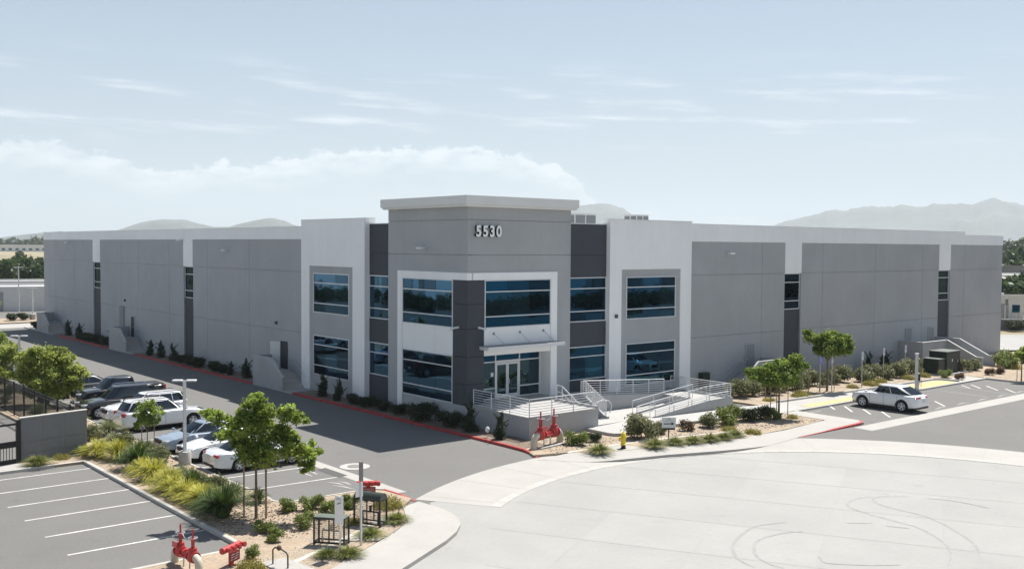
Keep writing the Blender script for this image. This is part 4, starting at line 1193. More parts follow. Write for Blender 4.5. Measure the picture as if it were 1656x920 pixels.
# corner bed
cb_ = [(P_ROUND, 19.85, 36.4, .85, 'leafy shrub by the lot kerb, farthest left of three'), (P_ROUND2, 19.9, 34.9, .95, 'wide leafy shrub in the middle of the corner bed'), (P_ROUND, 18.3, 34.2, .85, 'leafy shrub left of the nearer mesh box'), (P_ROUND2, 21.15, 35.6, .8, 'leafy shrub behind the tall sign post'),
       (P_YEL, 20.0, 33.5, .52, 'yellow green mound between the two mesh boxes'), (P_GL, 19.55, 31.45, .95, 'grassy clump in front of the rounded mesh box'), (P_GL, 21.45, 32.6, .95, 'grassy clump at the sidewalk bend'), (P_YEL, 22.4, 34.7, .95, 'wide yellow green mound beside the red fire connection'),
       (P_GL, 17.75, 29.95, .95, 'grassy clump at the foot of the white sign'), (P_GL, 17.15, 30.45, .75, 'smaller grassy clump left of the white sign'),
       (P_ROUND, 16.75, 34.4, .72, 'leafy shrub in the shade of the staked tree'), (P_ROUND2, 16.65, 33.25, .7, 'leafy shrub lowest in the corner bed near the empty stalls'), (P_ROUND, 15.15, 31.95, .6, 'shrub behind the near red fire connection'), (P_YEL, 14.55, 30.75, .75, 'bright green mound cut by the bottom edge of the photo'), (P_ROUND2, 18.9, 36.7, .8, 'dark shrub right of the staked tree trunk'), (P_GG, 18.6, 38.7, .75, 'dark green clump behind the staked tree')]
for pr, x, y, s, lab in cb_: put(pr, x, y, .12, s*(.76 if pr in (P_ROUND, P_ROUND2) else .9), lab, 'shrub' if pr not in (P_GL, P_GG) else 'grass')
# front bed
def at(x, y): p = gp(x, y, .12); return p.x, p.y
fb = [(P_ROUND, 933, 719, .85, 'leafy shrub right of the red backflow pipe'), (P_DARK, 960, 714, .55, 'small dark shrub below the plaza corner'), (P_GL, 969, 733, 1.15, 'grassy clump left of the yellow hydrant'),
      (P_OLIVE, 1040, 709, 1.25, 'big olive shrub left of the arrow sign'), (P_OLIVE2, 1067, 702, .8, 'olive shrub behind the arrow sign'), (P_GL, 1058, 724, 1.1, 'low grassy clump right of the yellow hydrant'), (P_GL, 1092, 719, 1.0, 'low grassy clump right of the arrow sign post'),
      (P_GL, 1120, 717, 1.0, 'second low grassy clump right of the arrow sign post'), (P_GL, 1147, 714, 1.0, 'third low grassy clump right of the arrow sign post'), (P_GL, 1170, 711, 1.0, 'fourth low grassy clump right of the arrow sign post'), (P_GL, 1188, 706, .95, 'last low grassy clump of the front row'),
      (P_RED, 1112, 696, .95, 'russet shrub right of the arrow sign'), (P_OLIVE2, 1149, 692, .95, 'grey green shrub right of the russet shrub'), (P_ROUND, 1175, 686, 1.3, 'tall bright green shrub at the ramp wall'), (P_DARK, 1208, 681, .9, 'dark shrub left of the staked tree by the ramp'),
      (P_DARK, 1233, 678, .9, 'dark shrub next to the staked tree by the ramp'), (P_ROUND2, 1250, 677, .8, 'shrub around the foot of the staked tree by the ramp'), (P_YEL, 1180, 696, .55, 'flat yellow mound in front of the tall bright shrub'), (P_YEL, 1217, 701, .6, 'flat yellow mound at the end of the front bed'), (P_YEL, 1281, 676, .5, 'flat yellow mound right of the staked tree by the ramp')]
for pr, x, y, s, lab in fb: put(pr, *at(x, y), .12, s, lab, 'shrub' if pr is not P_GL else 'grass')
# hedge along the right wall
for k in range(16):
    x = 58.6+1.68*k
    y = 44.6-.25*math.sin(k*.7)-(.6 if k > 8 else 0)
    put((P_OLIVE, P_OLIVE2)[k % 2], x, y, .12, random.uniform(1.1, 1.28), '%s olive hedge shrub along the right wall counted from the ramp' % ORD[k], 'shrub', 'olive hedge along the right wall')
for x, y, s, lab in ((1294, 641, .95, 'wide flat yellow mound between the two umbrella trees'), (1243, 648, .55, 'small flat yellow mound below the left umbrella tree'), (1378, 627, .6, 'small flat mound left of the white car'), (1408, 623, .85, 'flat yellow mound behind the bonnet of the white car'), (1424, 618, .7, 'flat yellow mound behind the roof of the white car'), (1470, 613, .8, 'flat yellow mound left of the charging post'), (1492, 609, .8, 'flat yellow mound behind the charging post'), (1635, 596, 1.1, 'long flat yellow mound at the right edge')):
    put(P_YEL, *at(x, y), .10, s, lab, 'shrub', 'flat yellow mounds right of the entrance')
for pr, x, y, s, lab in ((P_ROUND, 81.6, 40.9, .8, 'shrub in front of the green transformer'), (P_RED, 81.6, 39.7, .8, 'russet shrub right of the transformer shrub'), (P_RED, 86.6, 39.5, .9, 'left russet shrub below the walled stair'), (P_RED, 88.2, 39.2, .95, 'right russet shrub below the walled stair'),
                         (P_OLIVE, 87.2, 42.2, 1.1, 'large olive shrub right of the transformer'), (P_OLIVE2, 88.9, 41.8, 1.1, 'large olive shrub against the stair wall'), (P_ROUND, 94.2, 42.0, 1.3, 'green shrub right of the walled stair'), (P_ROUND2, 96.5, 42.4, 1.5, 'tall green shrub beyond the walled stair'), (P_ROUND, 98.5, 41.0, 1.4, 'bright green shrub near the right edge'), (P_ROUND2, 101.0, 42.2, 1.5, 'green shrub at the corner of the building'), (P_ROUND, 92.8, 40.6, .95, 'low shrub at the stair foot'), (P_DARK, 96.0, 45.8, 1.0, 'dark shrub in the shade of the right end wall')):
    put(pr, x, y, .12, s, lab)

# ---- trees
def tree(name, label, base, trunk_h, trunk_r, blobs, n, leaf, m, stakes=0, seed=1, group=None, cat='tree', lean=0., flat=.8, shell=.5):
    """blobs: (right, depth, z, r) in metres; right/depth are along the picture's right and view bearing"""
    rr = random.Random(seed)
    rv = Vector((math.sin(YAW), -math.cos(YAW), 0)); dv = Vector((math.cos(YAW), math.sin(YAW), 0))
    t = thing(name, label, cat, base, group=group)
    W_ = [(rv*b[0]+dv*b[1]) for b in blobs]
    bl = [(W_[i].x, W_[i].y, b[2], b[3], b[3]*flat) for i, b in enumerate(blobs)]
    ex = []
    for x, y, z, r, rz in bl:
        for k in range(7):
            a = rr.uniform(0, 6.28); e = rr.uniform(-.6, 1.2)
            q = r*rr.uniform(.6, 1.0)
            ex.append((x+q*math.cos(a)*math.cos(e), y+q*math.sin(a)*math.cos(e), z+rz*.75*math.sin(e), r*rr.uniform(.26, .42), r*rr.uniform(.2, .34)))
    sml = [(x, y, z, r*.9, rz*.9) for x, y, z, r, rz in bl]
    link_mesh('crown', leaf_mesh('crown', sml+ex+ex, n, leaf, m, seed, shell=.35), t)
    b = MB(); topz = trunk_h
    b.tube([(0, 0, -.1), (lean*.3, 0, trunk_h*.5), (lean, 0, trunk_h)], [trunk_r*1.25, trunk_r, trunk_r*.75], 8)
    link_mesh('trunk', b.mesh('trunk', BARK, 60), t)
    for i, (x, y, z, r, rz) in enumerate(bl):
        s = MB(); s0 = Vector((lean, 0, trunk_h-.1)); e = Vector((x, y, z)); mid = s0.lerp(e, .5)+Vector((rr.uniform(-.15, .15), rr.uniform(-.15, .15), .12))
        s.tube([s0, mid, e], [trunk_r*.55, trunk_r*.35, trunk_r*.12], 6)
        link_mesh('limb', s.mesh('limb', BARK, 60), t)
    return t
def stake(label, x, y, h, r=.035):
    b = MB(); b.cyl((x, y, .05), (x, y, h), r, r*.92, n=8)
    return tag(b.build('tree_stake', STAKE, smooth=40), label, 'stake')
tree('young_tree', 'staked young tree with ragged green crown in the corner bed', (17.45, 36.5, .12), 2.2, .055,
     [(-.05, 0, 4.55, .55), (-.15, .1, 3.9, .75), (-1.55, .1, 3.95, .5), (-1.9, 0, 4.1, .3), (-.75, -.2, 3.55, .7), (1.15, .2, 4.05, .6), (1.65, 0, 3.95, .4), (.15, .3, 3.2, .85), (-.2, -.2, 2.55, .7), (.9, .2, 3.3, .55), (.35, 0, 4.2, .5), (-.55, .2, 2.8, .55), (.55, -.3, 2.55, .7), (1.35, 0, 2.75, .7), (1.95, .1, 2.6, .6), (2.05, -.1, 2.1, .4), (0, .5, 2.3, .5)],
     17500, .078, LF_TREE, seed=41)
stake('left wooden stake of the corner bed tree', 17.15, 36.95, 2.35)
stake('right wooden stake of the corner bed tree', 17.75, 36.25, 2.5, .045)
b = MB(); b.cyl((17.15, 36.95, 1.25), (17.75, 36.25, 1.25), .02, n=6); tag(b.build('tree_tie', BARK), 'cross brace between the stakes of the corner bed tree', 'brace')
umb = [(-1.3, 0, 2.75, .75), (-.5, .4, 2.95, .8), (.5, -.3, 2.9, .85), (1.2, .3, 3.3, .7), (1.0, 0, 3.75, .5), (.2, .5, 3.3, .6), (-1.85, .1, 2.85, .4), (0, -.6, 2.5, .7), (.7, .2, 2.35, .6), (-.7, -.2, 2.35, .6)]
tree('umbrella_tree', 'staked umbrella shaped tree nearer the ramp', (53.8, 37.75, .12), 2.0, .06, umb, 22000, .072, LF_UMB, seed=42)
for i, (dx, dy, lab) in enumerate(((-.55, .25, 'left stake of the umbrella tree nearer the ramp'), (.25, .35, 'middle stake of the umbrella tree nearer the ramp'), (.6, -.25, 'right stake of the umbrella tree nearer the ramp'))): stake(lab, 53.8+dx, 37.75+dy, 2.3, .03)
umb2 = [(-1.3, 0, 4.0, .65), (-.5, .4, 3.75, .8), (.5, -.3, 3.7, .9), (1.4, .3, 3.75, .75), (-1.6, 0, 4.4, .4), (.2, .5, 4.1, .7), (1.2, 0, 3.1, .7), (0, -.6, 3.1, .75), (-.6, .2, 3.0, .6), (1.7, .1, 3.4, .45)]
tree('umbrella_tree', 'staked umbrella shaped tree nearer the parked white car', (66.8, 42.6, .12), 2.4, .075, umb2, 22000, .075, LF_UMB, seed=43)
stake('left stake of the umbrella tree nearer the white car', 66.25, 42.9, 2.4, .03); stake('right stake of the umbrella tree nearer the white car', 67.35, 42.35, 2.4, .03)
tree('young_tree', 'thin young tree between the grey clumps and the blue sedan', (18.6, 51.5, .12), 1.2, .03, [(0, 0, 2.5, .5), (-.35, 0, 2.05, .42), (.4, .1, 2.1, .45), (0, 0, 1.65, .45), (-.5, 0, 1.4, .3), (.45, 0, 1.65, .35)], 3200, .06, LF_TREE, seed=44)
stake('thin stake left of the young tree by the blue sedan', 18.4, 51.75, 1.7, .025); stake('thin stake right of the young tree by the blue sedan', 18.85, 51.2, 1.7, .025)
tree('bushy_tree', 'dense pale green bushy tree behind the iron fence', (19.0, 70.9, .12), 1.2, .09, [(0, 0, 2.7, 1.35), (1.0, .2, 2.6, 1.15), (-1.1, 0, 2.8, 1.2), (1.75, 0, 2.0, .9), (.4, -.4, 1.7, 1.2), (-.9, 0, 1.9, 1.1), (-.4, 0, 3.4, .9), (.7, .2, 3.3, .8), (1.5, 0, 1.3, .8), (0, 0, .9, 1.0), (.9, -.2, .9, .8), (-1.0, 0, 1.0, .9), (-1.6, 0, 2.1, .9)], 24000, .095, LF_PALE, seed=45)
tree('bushy_tree', 'green bushy tree at the left edge beside the lamp post', (17.9, 80.2, .12), 1.2, .09, [(0, 0, 2.6, 1.2), (.9, .2, 2.8, 1.0), (-1.1, 0, 2.6, 1.2), (.3, -.4, 1.7, 1.1), (-.9, 0, 1.8, 1.1), (1.3, 0, 2.2, .7), (.5, 0, 1.0, .9)], 15000, .095, LF_PALE, seed=46)
tree('young_tree', 'sparse taller young tree behind the bushy tree', (19.0, 84.5, .12), 2.0, .06, [(0, 0, 3.6, .7), (-.5, 0, 3.0, .6), (.7, 0, 3.0, .6), (.2, 0, 2.4, .6), (1.1, 0, 2.5, .4)], 2600, .09, LF_TREE, seed=47)
tree('young_tree', 'staked young tree on the island at the right edge', (84.95, 36.1, .12), 1.4, .05, [(.5, 0, 2.3, .7), (-.2, 0, 2.1, .5), (.9, 0, 2.0, .6), (.4, 0, 1.8, .6)], 3000, .09, LF_TREE, seed=48)
stake('left stake of the island tree at the right edge', 84.7, 36.35, 1.9, .03); stake('right stake of the island tree at the right edge', 85.2, 35.9, 1.9, .03)

# loose stones and litter on the soil
def scatter(name, label, polybox, n, smin, smax, seed, z=.128, m=ROCKM):
    g = random.Random(seed); b = MB()
    for i in range(n):
        x0, x1, y0, y1 = polybox[g.randrange(len(polybox))]
        x, y = g.uniform(x0, x1), g.uniform(y0, y1); s = g.uniform(smin, smax)
        vs = []
        for k in range(5):
            a = 2*math.pi*k/5+g.uniform(-.4, .4); vs.append((x+s*math.cos(a)*g.uniform(.7, 1.2), y+s*math.sin(a)*g.uniform(.7, 1.2), z-.004))
        vs.append((x+g.uniform(-.2, .2)*s, y+g.uniform(-.2, .2)*s, z+s*g.uniform(.4, .8)))
        b.add(vs, [(k, (k+1) % 5, 5) for k in range(5)])
    o = b.build(name, m); o['kind'] = 'stuff'; o['label'] = label
    return o
scatter('loose_stones', 'small pale stones scattered over the corner bed', [(15.7, 19.2, 33.5, 50), (16.5, 22, 33, 37.5), (14, 17.5, 29.6, 32), (17.5, 21, 31.2, 33)], 2600, .012, .05, 3)
scatter('loose_stones', 'small pale stones scattered over the front bed', [(35, 40.5, 38.2, 41.8), (40.6, 47, 36.4, 39.2), (47.6, 55, 35.3, 38.2)], 1800, .012, .05, 4)
scatter('loose_stones', 'small pale stones scattered over the right bed', [(57.4, 80, 41.6, 43.8), (80.5, 84, 40.8, 43), (84.6, 95, 36, 41)], 1500, .015, .06, 5)
LITTER = mat('dry_leaf_litter', (.14, .095, .06), .95, var=.35, vscale=15)
scatter('leaf_litter', 'dry leaves and bark bits under the strip planting', [(15.7, 19.2, 34, 51), (16.0, 19.2, 36, 46), (17, 22, 33.2, 37.2)], 3200, .015, .06, 6, z=.127, m=LITTER)
scatter('leaf_litter', 'dry leaves and bark bits in the front bed', [(35, 40.5, 38.4, 41.6), (41, 47, 36.6, 39), (48, 55, 35.5, 38)], 1500, .015, .06, 7, z=.127, m=LITTER)
for i, (x, y, lab) in enumerate(((960, 732, 'flat pale rock beside the clump left of the hydrant'), (1078, 718, 'left of two flat pale rocks near the arrow sign'), (1096, 718, 'right of two flat pale rocks near the arrow sign'), (573, 872, 'flat pale stone left of the tall sign post'), (604, 873, 'flat pale stone right of the tall sign post'), (1200, 704, 'flat pale rock at the end of the front bed'))):
    p = gp(x, y, .12); g = random.Random(i); b = MB()
    b.lathe([(.26, 0), (.30, .04), (.24, .085), (.10, .10)], (0, 0, 0), n=9)
    b.v = [(v[0]*g.uniform(.8, 1.25)+p.x, v[1]*g.uniform(.6, .9)+p.y, v[2]+.115) for v in b.v]
    tag(b.build('rock', ROCKM, smooth=40), lab, 'rock')
# ================================================================ VEHICLES
CGLASS = glassmat('car_glass', (.006, .007, .008), (.75, .82, .88), .10)
TYRE = mat('tyre_rubber', (.010, .010, .011), .85)
RIM = mat('alloy_rim', (.74, .75, .76), .4, metal=.0)
RIMD = mat('dark_rim', (.05, .05, .052), .35, metal=.6)
TRIM = mat('black_plastic_trim', (.014, .014, .015), .6)
HEADL = mat('headlamp_lens', (.50, .53, .56), .08, spec=.8, coat=1)
TAILL = mat('tail_lamp_lens', (.42, .010, .012), .15, coat=1)
PLATE = mat('licence_plate', (.55, .56, .58), .5)
CHROME = mat('chrome_trim', (.7, .71, .72), .12, metal=1)
def paint(name, c): return mat('car_paint_'+name, c, .28, coat=1.0, spec=.5)

def lerp_tab(tab, x):
    if x <= tab[0][0]: return tab[0][1]
    for (a, va), (b, vb) in zip(tab, tab[1:]):
        if x <= b:
            t = (x-a)/(b-a); t = t*t*(3-2*t)*.6+t*.4
            return va+(vb-va)*t
    return tab[-1][1]

def make_car(name, label, spec, loc, rz, group=None):
    L, Wd, H = spec['L'], spec['W'], spec['H']
    wb, fo = spec['wb'], spec['fo']
    wr = spec.get('wr', .34); pm = spec['paint']; clr = spec.get('clr', .22)
    xf = L/2-fo; xr = xf-wb
    t = thing(name, label, spec.get('cat', 'car'), loc, rz, group)
    ht = [(L/2-x, z) for x, z in spec['top']]; ht = sorted(ht)   # given from the nose backwards
    archR = wr+.055
    def zbot(x):
        z = clr
        ends = min(L/2-x, x+L/2)
        if ends < .55: z += (.55-ends)*.22
        for xc in (xf, xr):
            d = abs(x-xc)
            if d < archR: z = max(z, wr+math.sqrt(archR**2-d*d)-.01)
        return z
    def wid(x):
        e = min(L/2-x, x+L/2)
        w = Wd/2
        k = .62 if x > 0 else .5
        if e < k: w *= 1-.20*((k-e)/k)**2.2
        return w
    def sec(x):
        zb, zt, w = zbot(x), lerp_tab(ht, x), wid(x)
        h = zt-clr
        def Z(f): return max(zb+.012*f, clr+h*f)
        tw = spec.get('tuck', .955)
        return [(0, zb), (w*.90, zb), (w*.975, max(zb+.004, clr+h*.10)), (w*.998, Z(.34)), (w, Z(.58)), (w*.985, Z(.80)), (w*tw, Z(.925)), (w*.88, zt-.012 if zt-.012 > zb else zt), (w*.6, zt+.012), (0, zt+.026)]
    # stations: dense near the arches
    xs = set()
    for i in range(33): xs.add(round(-L/2+L*i/32, 4))
    for xc in (xf, xr):
        for k in range(-9, 10): xs.add(round(xc+archR*math.sin(k*math.pi/18)*.9995, 4))
        xs.add(round(xc+archR+.012, 4)); xs.add(round(xc-archR-.012, 4))
    xs = sorted(x for x in xs if -L/2 <= x <= L/2)
    rings = []
    for x in xs:
        s = sec(x); rings.append([(x, y, z) for y, z in s] + [(x, -y, z) for y, z in s[-2:0:-1]])
    # rounded end rings
    def endring(r, dx, k, zc):
        return [(p[0]+dx, p[1]*k, zc+(p[2]-zc)*k) for p in r]
    rings = [endring(rings[0], -.05, .93, .58), ] + rings + [endring(rings[-1], .05, .93, .55)]
    n = len(rings[0]); b = MB(); vs = [p for r in rings for p in r]; fs = []
    for i in range(len(rings)-1):
        for k in range(n): fs.append((i*n+k, i*n+(k+1) % n, (i+1)*n+(k+1) % n, (i+1)*n+k))
    fs.append(tuple(range(n))); fs.append(tuple(range((len(rings)-1)*n, len(rings)*n)))
    b.add(vs, fs)
    body = b.build('body', pm, t, smooth=38, world=False)
    # ---- greenhouse
    g = spec['gh']        # xb_f, xb_r, xt_f, xt_r from the nose (m); belt z
    X = lambda d: L/2-d
    B0, B1, T0, T1 = X(g['bf']), X(g['br']), X(g['tf']), X(g['tr'])
    zb_, zt_ = g['belt'], H-.045
    hb, htp = Wd/2*g.get('wb', .885), Wd/2*g.get('wt', .66)
    ne = 4.2
    def P_(t_):
        e = 1-(1-t_)**1.25 if g.get('round', True) else t_
        f = B0+(T0-B0)*t_; r = B1+(T1-B1)*t_
        h_ = hb+(htp-hb)*(t_**1.35)
        return (f+r)/2, (f-r)/2, h_, zb_+(zt_-zb_)*(1-(1-t_)**1.12)
    def side(u, t_, s): cx_, a, w, z = P_(t_); return Vector((cx_+a*u, s*w*(1-abs(u)**ne)**(1/ne), z))
    def endp(v, t_, s): cx_, a, w, z = P_(t_); return Vector((cx_+s*a*(1-abs(v)**ne)**(1/ne), w*v, z))
    def loop(t_, k=1.0, dz=0.):
        pts = []
        cx_, a, w, z = P_(t_)
        for i in range(40):
            th = 2*math.pi*i/40
            c_, s_ = math.cos(th), math.sin(th)
            pts.append((cx_+k*a*math.copysign(abs(c_)**(2/ne), c_), k*w*math.copysign(abs(s_)**(2/ne), s_), z+dz))
        return pts
    rg = [loop(0, 1, -.06)]+[loop(k/6) for k in range(7)]+[loop(1, .955, .028), loop(1, .82, .042), loop(1, .45, .052)]
    b = MB(); vs = [p for r in rg for p in r]; fs = []
    for i in range(len(rg)-1):
        for k in range(40): fs.append((i*40+k, i*40+(k+1) % 40, (i+1)*40+(k+1) % 40, (i+1)*40+k))
    fs.append(tuple(range((len(rg)-1)*40, len(rg)*40)))
    b.add(vs, fs); gh = b.build('roof', spec.get('roofmat', pm), t, smooth=50, world=False)
    def patch(nm, fn, u0, u1, t0, t1, m=CGLASS, off=.010, nu=10, nv=5, parent=None, skew=None):
        b = MB(); vs = []; fs = []
        for i in range(nv+1):
            for j in range(nu+1):
                tt = t0+(t1-t0)*i/nv
                lo_, hi_ = u0, u1
                if skew: lo_, hi_ = u0+skew[0]*(i/nv), u1+skew[1]*(i/nv)
                u = lo_+(hi_-lo_)*j/nu
                p = fn(u, tt); du = fn(u+.01, tt)-fn(u-.01, tt); dv = fn(u, min(1, tt+.02))-fn(u, tt-.02)
                nn = du.cross(dv).normalized()
                cc_ = Vector(((B0+B1)/2, 0, p.z))
                if nn.dot(p-cc_) < 0: nn = -nn
                vs.append(p+nn*off)
        for i in range(nv):
            for j in range(nu):
                a = i*(nu+1)+j; fs.append((a, a+1, a+nu+2, a+nu+1))
        b.add(vs, fs)
        return b.build(nm, m, parent or t, smooth=60, world=False)
    patch('windshield', lambda v, q: endp(v, q, 1), -.90, .90, .06, .93)
    patch('rear_window', lambda v, q: endp(v, q, -1), -.82, .82, g.get('rw0', .14), .88)
    for s in (1, -1):
        for (u0, u1, sk) in spec['side']:
            patch('side_window', lambda u, q: side(u, q, s), u0, u1, .10, .86, skew=sk)
    # ---- wheels
    for xc in (xf, xr):
        for s in (1, -1):
            yc = s*(Wd/2-.115)
            w = MB(); w.lathe([(wr*.62, -.055), (wr*.62, .055)], (xc, yc, wr), 'Y', 20); w = w.build('wheel', mat('wheel_barrel', (.16, .165, .17), .5, metal=.2), t, world=False)
            b = MB(); b.lathe([(wr*.66, -.105), (wr*.90, -.115), (wr*.985, -.09), (wr, 0), (wr*.985, .09), (wr*.90, .115), (wr*.66, .105)], (xc, yc, wr), 'Y', 26, caps=False); b.build('tyre', TYRE, w, smooth=50, world=False)
            b = MB(); o_ = s*.085
            b.lathe([(wr*.70, o_-.02), (wr*.70, o_+.012), (wr*.60, o_+.012), (wr*.60, o_-.02)], (xc, yc, wr), 'Y', 22, caps=False)
            for k in range(5):
                a = 2*math.pi*k/5+.3
                for da in (-.16, .16):
                    p0 = (xc+.03*math.cos(a), yc+o_, wr+.03*math.sin(a)); p1 = (xc+wr*.64*math.cos(a+da), yc+o_, wr+wr*.64*math.sin(a+da))
                    b.cyl(p0, p1, .024, .018, n=5)
            b.cyl((xc, yc+o_-s*.02, wr), (xc, yc+o_+s*.02, wr), .06, n=12)
            b.build('rim', spec.get('rim', RIM), w, smooth=40, world=False)
            # arch liner edge
            b = MB(); pts = [(xc+(archR+.012)*math.cos(q), s*(Wd/2-.012), wr+(archR+.012)*math.sin(q)) for q in [math.pi*k/14 for k in range(15)]]
            b.tube(pts, .022, 6); b.build('wheel_arch', TRIM if spec.get('clad') else pm, t, smooth=60, world=False)
    # ---- lamps, grille, plate, mirrors, handles, seams
    def rbox(nm, c, sz, m, parent=None, bev=.03, rot=0.):
        b = MB(); x, y, z = sz
        b.box(-x/2, x/2, -y/2, y/2, -z/2, z/2)
        ca, sa = math.cos(rot), math.sin(rot)
        b.v = [(c[0]+v[0]*ca-v[1]*sa, c[1]+v[0]*sa+v[1]*ca, c[2]+v[2]) for v in b.v]
        return b.build(nm, m, parent or t, world=False, bevel=bev)
    hz = spec['lampz']; tz = spec['tailz']
    for s in (1, -1):
        rbox('headlight', (L/2-.135, s*(wid(L/2-.15)-.16), hz), (.30, .34, spec.get('lamph', .13)), HEADL, rot=s*.42, bev=.04)
        tw = spec.get('tailw', .34)
        rbox('taillight', (-L/2+.085, s*(wid(-L/2+.1)-tw*.47), tz), (.20, tw, spec.get('tailh', .15)), TAILL, rot=-s*.25, bev=.035)
        mx_ = B0+.10
        rbox('mirror', (mx_-.05, s*(Wd/2+.06), zb_+.06), (.14, .20, .13), spec.get('mirror', pm), bev=.04)
        for hx in spec.get('handles', (.05, -.85)):
            rbox('door_handle', (hx, s*(Wd/2-.008), zb_-.13), (.20, .03, .035), spec.get('handlem', pm), bev=.008)
        # door seams follow the body section
        for sx in spec.get('seams', (.95, -.08, -1.02)):
            pts = sec(sx)[2:7]; q = MB(); vs = []
            for y, z in pts: vs += [(sx-.007, s*(y+.004), z), (sx+.007, s*(y+.004), z)]
            q.add(vs, [(2*i, 2*i+1, 2*i+3, 2*i+2) for i in range(len(pts)-1)])
            q.build('door_seam', TRIM, t, world=False)
        # dark sill trim
        sl = MB(); sl.box(xr+archR+.03, xf-archR-.03, s*(Wd/2-.10)-.03, s*(Wd/2-.055)+.03, clr-.05, clr+.07); sl.build('sill', TRIM if spec.get('clad') else mat('dark_lower_sill', (.03, .03, .032), .6), t, world=False)
    gw = spec.get('grw', .9); gz = spec.get('grz', .62); gh_ = spec.get('grh', .2)
    rbox('grille', (L/2-.005, 0, gz), (.14, gw, gh_), TRIM, bev=.03)
    rbox('lower_intake', (L/2+.0, 0, .33), (.14, Wd*.62, .13), TRIM, bev=.03)
    rbox('rear_bumper_trim', (-L/2-.0, 0, .36), (.14, Wd*.66, .15), TRIM, bev=.03)
    rbox('plate', (-L/2-.045, 0, spec.get('platez', .78)), (.03, .31, .16), PLATE, bev=.004)
    rbox('plate', (L/2+.065, 0, .45), (.02, .31, .15), PLATE, bev=.004)
    u = MB(); u.box(-L/2+.25, L/2-.25, -Wd/2+.2, Wd/2-.2, clr-.06, clr+.12); u.build('underbody', TRIM, t, world=False)
    if spec.get('rails'):
        for s in (1, -1):
            q = MB(); q.tube([(T0-.05, s*htp*.93, H-.03), (T0-.25, s*htp*.95, H+.045), (T1+.25, s*htp*.95, H+.045), (T1+.05, s*htp*.93, H-.03)], .018, 6); q.build('roof_rail', spec.get('railm', TRIM), t, smooth=50, world=False)
    # seats seen dimly are left to the dark glass
    if spec.get('bed'):
        x0, x1 = X(spec['bed'][0]), X(spec['bed'][1]); q = MB()
        q.box(x1, x0, -Wd/2+.16, Wd/2-.16, spec['bed'][2]+.02, spec['bed'][2]+.055); q.build('bed_cover', TRIM, t, world=False, bevel=.01)
    return t

WHITEP = paint('white', (.78, .79, .80)); BLACKP = paint('black', (.010, .011, .014)); SILV = paint('blue_silver', (.26, .32, .40)); SILW = paint('pearl', (.66, .68, .70)); GREYP = paint('grey', (.12, .125, .13))
SED = dict(L=4.85, W=1.82, H=1.45, wb=2.78, fo=.95, wr=.33, clr=.20, top=[(0, .58), (.12, .66), (.5, .80), (1.3, .93), (1.6, .95), (3.7, .96), (4.3, 1.01), (4.7, .98), (4.85, .86)],
           gh=dict(bf=1.22, br=4.35, tf=2.12, tr=3.45, belt=.93, wb=.89, wt=.63), side=[(-.03, .76, (.02, -.10)), (-.76, -.06, (.10, 0))], lampz=.66, tailz=.84, platez=.72)
SUV = dict(L=5.02, W=1.99, H=1.77, wb=3.02, fo=.93, wr=.385, clr=.27, top=[(0, .72), (.10, .86), (.5, 1.02), (1.3, 1.12), (1.7, 1.14), (4.7, 1.16), (4.95, 1.12), (5.02, .95)],
           gh=dict(bf=1.42, br=4.98, tf=2.18, tr=4.55, belt=1.12, wb=.89, wt=.69, rw0=.16), side=[(.20, .82, (0, -.07)), (-.36, .17, None), (-.86, -.40, (.06, 0))], lampz=.88, tailz=1.02, tailw=.30, tailh=.22, platez=.92, rails=True, clad=True, grh=.26, grz=.78)
COUPE = dict(L=4.76, W=1.92, H=1.70, clad=True, wb=2.87, fo=.88, wr=.395, clr=.29, top=[(0, .78), (.12, .90), (.5, 1.04), (1.3, 1.13), (1.7, 1.14), (3.6, 1.13), (4.3, 1.15), (4.66, 1.13), (4.76, 1.0)],
             gh=dict(bf=1.26, br=4.72, tf=1.98, tr=3.45, belt=1.10, wb=.89, wt=.69, rw0=.16), side=[(.02, .82, (.02, -.10)), (-.84, -.02, (.26, .02))], lampz=.90, tailz=1.03, tailw=.52, tailh=.11, platez=.80, grw=.8, grh=.26, grz=.74)
PICK = dict(L=5.85, W=2.02, H=1.90, wb=3.65, fo=.93, wr=.40, clr=.33, cat='pickup', top=[(0, .86), (.08, 1.02), (.5, 1.14), (1.4, 1.20), (1.9, 1.20), (3.8, 1.20), (3.9, 1.24), (5.7, 1.25), (5.85, 1.15)],
            gh=dict(bf=1.55, br=3.95, tf=2.25, tr=3.72, belt=1.19, wb=.90, wt=.70, rw0=.22), side=[(.02, .78, (0, -.10)), (-.82, -.03, (.05, 0))], lampz=.98, tailz=1.02, tailw=.16, tailh=.40, platez=.72, bed=(4.05, 5.75, 1.25), clad=True, grh=.34, grz=.90, seams=(1.05, .05, -.95), handles=(.15, -.8))
def sp(base, **kw): d = dict(base); d.update(kw); return d

